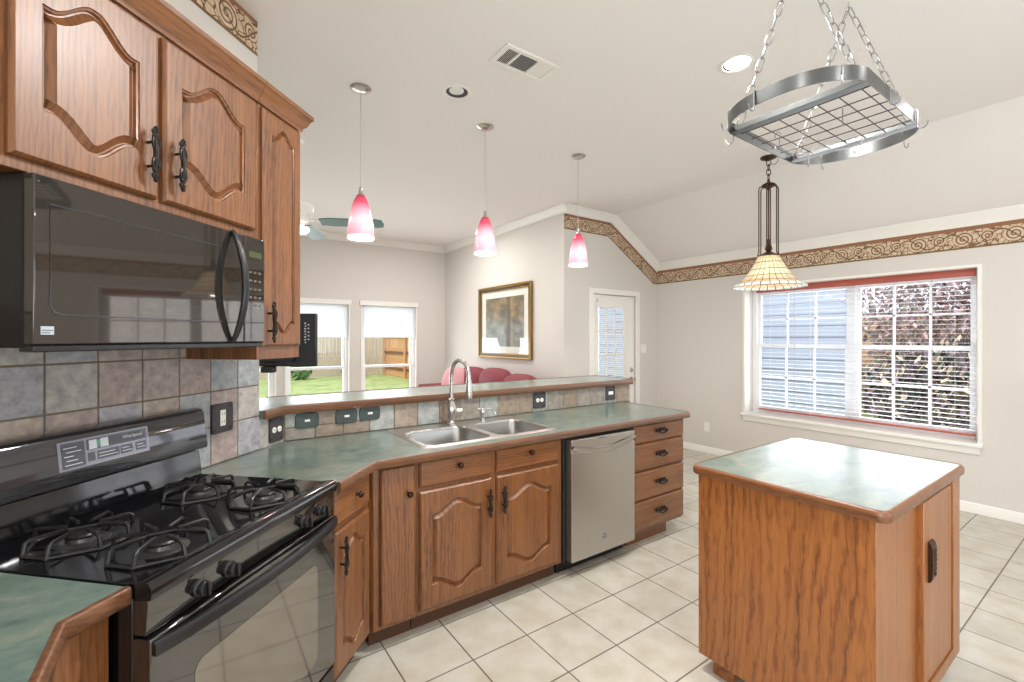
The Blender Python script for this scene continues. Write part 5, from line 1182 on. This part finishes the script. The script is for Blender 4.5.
# sofa against the picture wall
sy0_, sy1_ = 4.30, 6.44
sf = T('sofa', 'mauve red upholstered sofa along the wall under the framed picture', 'sofa', (3.2, 5.4, 0))
def soft(x0, x1, y0, y1, z0, z1, r=0.06): return bx(x0, x1, y0, y1, z0, z1)
obj('seat_base', soft(2.72, 3.60, sy0_, sy1_, 0.08, 0.42), M_sofa, sf, bevel=0.05, segs=4)
obj('back_frame', soft(3.36, 3.62, sy0_, sy1_, 0.10, 0.96), M_sofa, sf, bevel=0.07, segs=4)
for yy in (sy0_ - 0.0, sy1_ - 0.24):
    mb = MB(); mb.box(2.74, 3.52, yy + 0.03, yy + 0.21, 0.08, 0.66); mb.M = Matrix.Translation((2.72, yy + 0.12, 0.67)) @ Matrix.Rotation(R(90), 4, 'Y'); mb.lathe([(0.0, 0), (0.10, 0.0), (0.125, 0.03), (0.125, 0.74), (0.0, 0.76)], 20); obj('arm', mb, M_sofa, sf, bevel=0.03, segs=3)
for k in range(3):
    y0 = sy0_ + 0.22 + k * 0.55; obj('seat_cushion', soft(2.70, 3.30, y0, y0 + 0.54, 0.42, 0.56), M_sofa, sf, bevel=0.05, segs=4)
def cushion(mb, c, w, h, d):
    n = 12
    g = bmesh.ops.create_uvsphere(mb.bm, u_segments=20, v_segments=14, radius=1.0)
    for v in g['verts']:
        x, y, z = v.co
        f = lambda q, e: math.copysign(abs(q) ** e, q)
        v.co = Vector(c) + Vector((f(x, 0.8) * d / 2, f(y, 0.62) * w / 2, f(z, 0.62) * h / 2))
for k, (yc, zt) in enumerate(((4.60, 1.03), (5.18, 1.075), (5.78, 1.06))):
    mb = MB(); cushion(mb, (3.36, yc, zt - 0.27), 0.66, 0.54, 0.30); obj('back_cushion', mb, M_sofa, sf, smooth=80)
for yy in (sy0_ + 0.1, sy1_ - 0.1):
    for xx in (2.78, 3.54): obj('foot', bx(xx - 0.03, xx + 0.03, yy - 0.03, yy + 0.03, 0, 0.08), M_bronze, sf)
pw = MB(); pw.M = Matrix.Rotation(R(0), 4, 'Z'); cushion(pw, (0, 0, 0), 0.50, 0.50, 0.18)
pillow = obj('throw_pillow', pw, M_pillow, smooth=80); pillow.location = (3.17, 6.03, 0.80); pillow.rotation_euler = (0, R(14), R(12)); tag(pillow, 'pale pink throw pillow leaning at the far end of the sofa', 'pillow')
# framed picture
pc = T('framed_picture', 'gold and dark framed landscape print with white mat on the wall above the sofa', 'picture', (XP, 5.407, 1.71))
py0, py1, pz0, pz1 = 4.737, 6.08, 1.188, 2.235
def frame_ring(mb, o, w, xa, xb):
    a0, a1, b0, b1 = py0 + o, py1 - o, pz0 + o, pz1 - o
    mb.box(xa, xb, a0, a0 + w, b0, b1); mb.box(xa, xb, a1 - w, a1, b0, b1); mb.box(xa, xb, a0 + w, a1 - w, b0, b0 + w); mb.box(xa, xb, a0 + w, a1 - w, b1 - w, b1)
mb = MB(); frame_ring(mb, 0, 0.035, XP - 0.042, XP - 0.001); obj('outer_frame', mb, M_gold, pc, bevel=0.008)
mb = MB(); frame_ring(mb, 0.034, 0.022, XP - 0.032, XP - 0.001); obj('inner_frame', mb, M_framedark, pc, bevel=0.005)
mb = MB(); frame_ring(mb, 0.055, 0.018, XP - 0.028, XP - 0.001); obj('gilt_slip', mb, M_gold, pc, bevel=0.004)
obj('mat_board', bx(XP - 0.010, XP - 0.002, py0 + 0.06, py1 - 0.06, pz0 + 0.06, pz1 - 0.06), M_mat, pc, smooth=0)
mb = MB(); q0, q1, r0, r1 = py0 + 0.185, py1 - 0.185, pz0 + 0.17, pz1 - 0.17; xx = XP - 0.011
mb.f([mb.v((xx, q1, r0)), mb.v((xx, q0, r0)), mb.v((xx, q0, r1)), mb.v((xx, q1, r1))], [(0, 0), (1, 0), (1, 1), (0, 1)]); obj('landscape_print', mb, M_art, pc, smooth=0)
obj('picture_glass', bx(XP - 0.018, XP - 0.016, py0 + 0.06, py1 - 0.06, pz0 + 0.06, pz1 - 0.06), M_picglass, pc, smooth=0)
# black television on an arm at the end of the range wall
tvc = Vector((0.415, 3.371, 1.467)); tvm = Matrix.Translation(tvc) @ rz(-35)
tv = T('television', 'black flat television panel on a wall arm seen past the upper cabinet end', 'television', tvc)
mb = MB(); mb.M = tvm; mb.box(-0.30, 0.30, 0.0, 0.035, -0.175, 0.175); sc_ = obj('panel', mb, M_blackplastic, tv, bevel=0.006)
mb = MB(); mb.M = tvm; mb.box(-0.22, 0.16, -0.028, 0.0, -0.15, 0.12); obj('rear_shell', mb, M_blackplastic, tv, bevel=0.02)
mb = MB(); mb.M = tvm
for k in range(8): mb.box(0.225 + (k % 3 == 0) * 0.004, 0.236, -0.002, 0.0, -0.02 + k * 0.018, -0.012 + k * 0.018)
for k in range(5): mb.box(0.248, 0.257, -0.002, 0.0, 0.0 + k * 0.024, 0.008 + k * 0.024)
obj('port_labels', mb, M_lightprint, tv, smooth=0)
mb = MB(); mb.M = tvm; mb.box(-0.05, 0.03, -0.03, 0.03, -0.215, -0.175); obj('foot_bracket', mb, M_blackplastic, tv, bevel=0.006)
mb = MB(); mb.tube([tvm @ Vector((-0.05, 0.05, 0.0)), tvm @ Vector((-0.20, 0.11, 0.0)), (0.16, 2.80, 1.467), (0.10, 2.655, 1.467)], 0.018, 10); mb.M = tvm; mb.box(-0.10, 0.0, 0.034, 0.055, -0.06, 0.06); mb.M = Matrix()
obj('wall_arm', mb, M_blackplastic, tv)

# ------------------------------------------------------------------ outdoors
struct('ground', bx(-8, 16, 7.46, 40, -0.22, -0.10), M_grass)
struct('ground_side', bx(5.75, 16, -8, 7.46, -0.22, -0.10), M_grass)
struct('ground_patio', bx(XP + 0.16, 5.74, YD + 0.16, 7.45, -0.2, -0.08), M_patio)
def fence(name, label, p0, p1, h, m, rails=None):
    p0, p1 = Vector(p0), Vector(p1); L = (p1 - p0).length; a = math.degrees(math.atan2(p1.y - p0.y, p1.x - p0.x))
    t = T(name, label, 'fence', (p0.x, p0.y, -0.1)); Mx = Matrix.Translation((p0.x, p0.y, -0.1)) @ rz(a)
    mb = MB(); mb.M = Mx; n = int(L / 0.145)
    for i in range(n): mb.box(i * 0.145 + 0.004, i * 0.145 + 0.141, 0, 0.018, 0.02, h + 0.01 * (i % 2))
    obj('pickets', mb, m, t, smooth=0)
    if rails:
        for z in rails: mb = MB(); mb.M = Mx; mb.box(0, L, -0.045, 0, z, z + 0.09); obj('rail', mb, M_rail, t)
        k = 0
        while k <= L: mb = MB(); mb.M = Mx; mb.box(k, k + 0.09, -0.1, -0.045, 0, h); obj('post', mb, m, t); k += 2.4
fence('wooden_fence', 'grey weathered wooden fence across the back of the lawn', (-3, 19.5), (9.2, 19.5), 1.9, M_fence)
fence('wooden_fence', 'tan wooden fence with dark rails along the right side of the lawn', (6.75, 19.2), (6.75, 14.2), 1.9, M_fencetan, (0.3, 0.95, 1.6))
def bush(name, label, c, rad, n, leaf, m, seed, stems=5):
    rnd = random.Random(seed); t = T(name, label, 'bush', c); mb = MB()
    for i in range(n):
        while True:
            p = Vector((rnd.uniform(-1, 1), rnd.uniform(-1, 1), rnd.uniform(-1, 1)))
            if 0.25 < p.length < 1: break
        q = Vector((c[0] + p.x * rad[0], c[1] + p.y * rad[1], c[2] + rad[2] + p.z * rad[2])); s = leaf * rnd.uniform(0.6, 1.4)
        mb.M = Matrix.Translation(q) @ Matrix.Rotation(rnd.uniform(0, 6.28), 4, 'Z') @ Matrix.Rotation(rnd.uniform(0.2, 1.4), 4, 'X')
        a, b, d, e = mb.v((-s * .5, 0, 0)), mb.v((0, -s, 0.1 * s)), mb.v((s * .5, 0, 0)), mb.v((0, s, 0.1 * s)); mb.f([a, b, d, e])
    mb.M = Matrix(); obj('foliage', mb, m, t, smooth=0)
    for k in range(stems):
        a = k * 2.4; mb = MB().tube([(c[0] + 0.05 * math.cos(a), c[1] + 0.05 * math.sin(a), c[2]), (c[0] + 0.3 * rad[0] * math.cos(a), c[1] + 0.3 * rad[1] * math.sin(a), c[2] + rad[2]), (c[0] + 0.6 * rad[0] * math.cos(a), c[1] + 0.6 * rad[1] * math.sin(a), c[2] + 1.6 * rad[2])], [0.03, 0.02, 0.008], 6); obj('stem', mb, M_stem, t)
bush('leafy_bush', 'dark leafy bush with pale and purple leaves outside the nook window', (8.25, 1.30, -0.1), (0.72, 1.35, 0.80), 5200, 0.065, M_leaf, 3)
bush('flowering_tree', 'pinkish small tree above the bush outside the nook window', (10.05, 1.3, 0.6), (1.1, 2.1, 1.3), 9000, 0.06, M_leafpink, 5)
bush('round_bush', 'small green bush at the foot of the back fence', (5.2, 18.7, -0.1), (0.4, 0.35, 0.40), 700, 0.12, M_leafgreen, 9, 3)
bush('round_bush', 'small green bush by the fence seen through the middle living window', (3.3, 18.7, -0.1), (0.4, 0.35, 0.35), 700, 0.12, M_leafgreen, 11, 3)
nh = T('neighbour_wall', 'pale blue siding wall of the house wing outside the nook window', 'house wall', (7.4, 4.9, -0.1))
mb = MB()
for i in range(22): mb.prism([(7.2, -0.1 + i * 0.16), (7.2 + 0.015, -0.1 + (i + 1) * 0.16), (7.35, -0.1 + (i + 1) * 0.16), (7.35, -0.1 + i * 0.16)], 2.42, 7.0, 'y')
obj('siding', mb, M_siding, nh, smooth=0)
obj('corner_board', bx(7.17, 7.37, 2.32, 2.42, -0.1, 3.42), M_vinyl, nh)
gw = T('garden_wall', 'tan brick garden wall behind the bush outside the nook window', 'wall', (11.5, 0, -0.1))
mb = MB()
for j in range(28):
    for i in range(46): mb.box(11.5, 11.6, -6 + i * 0.22 + (j % 2) * 0.11, -6 + i * 0.22 + 0.21 + (j % 2) * 0.11, -0.1 + j * 0.075, -0.1 + j * 0.075 + 0.066)
mb.box(11.52, 11.6, -6, 4, -0.1, 2.0)
obj('brickwork', mb, M_brick, gw, smooth=0)
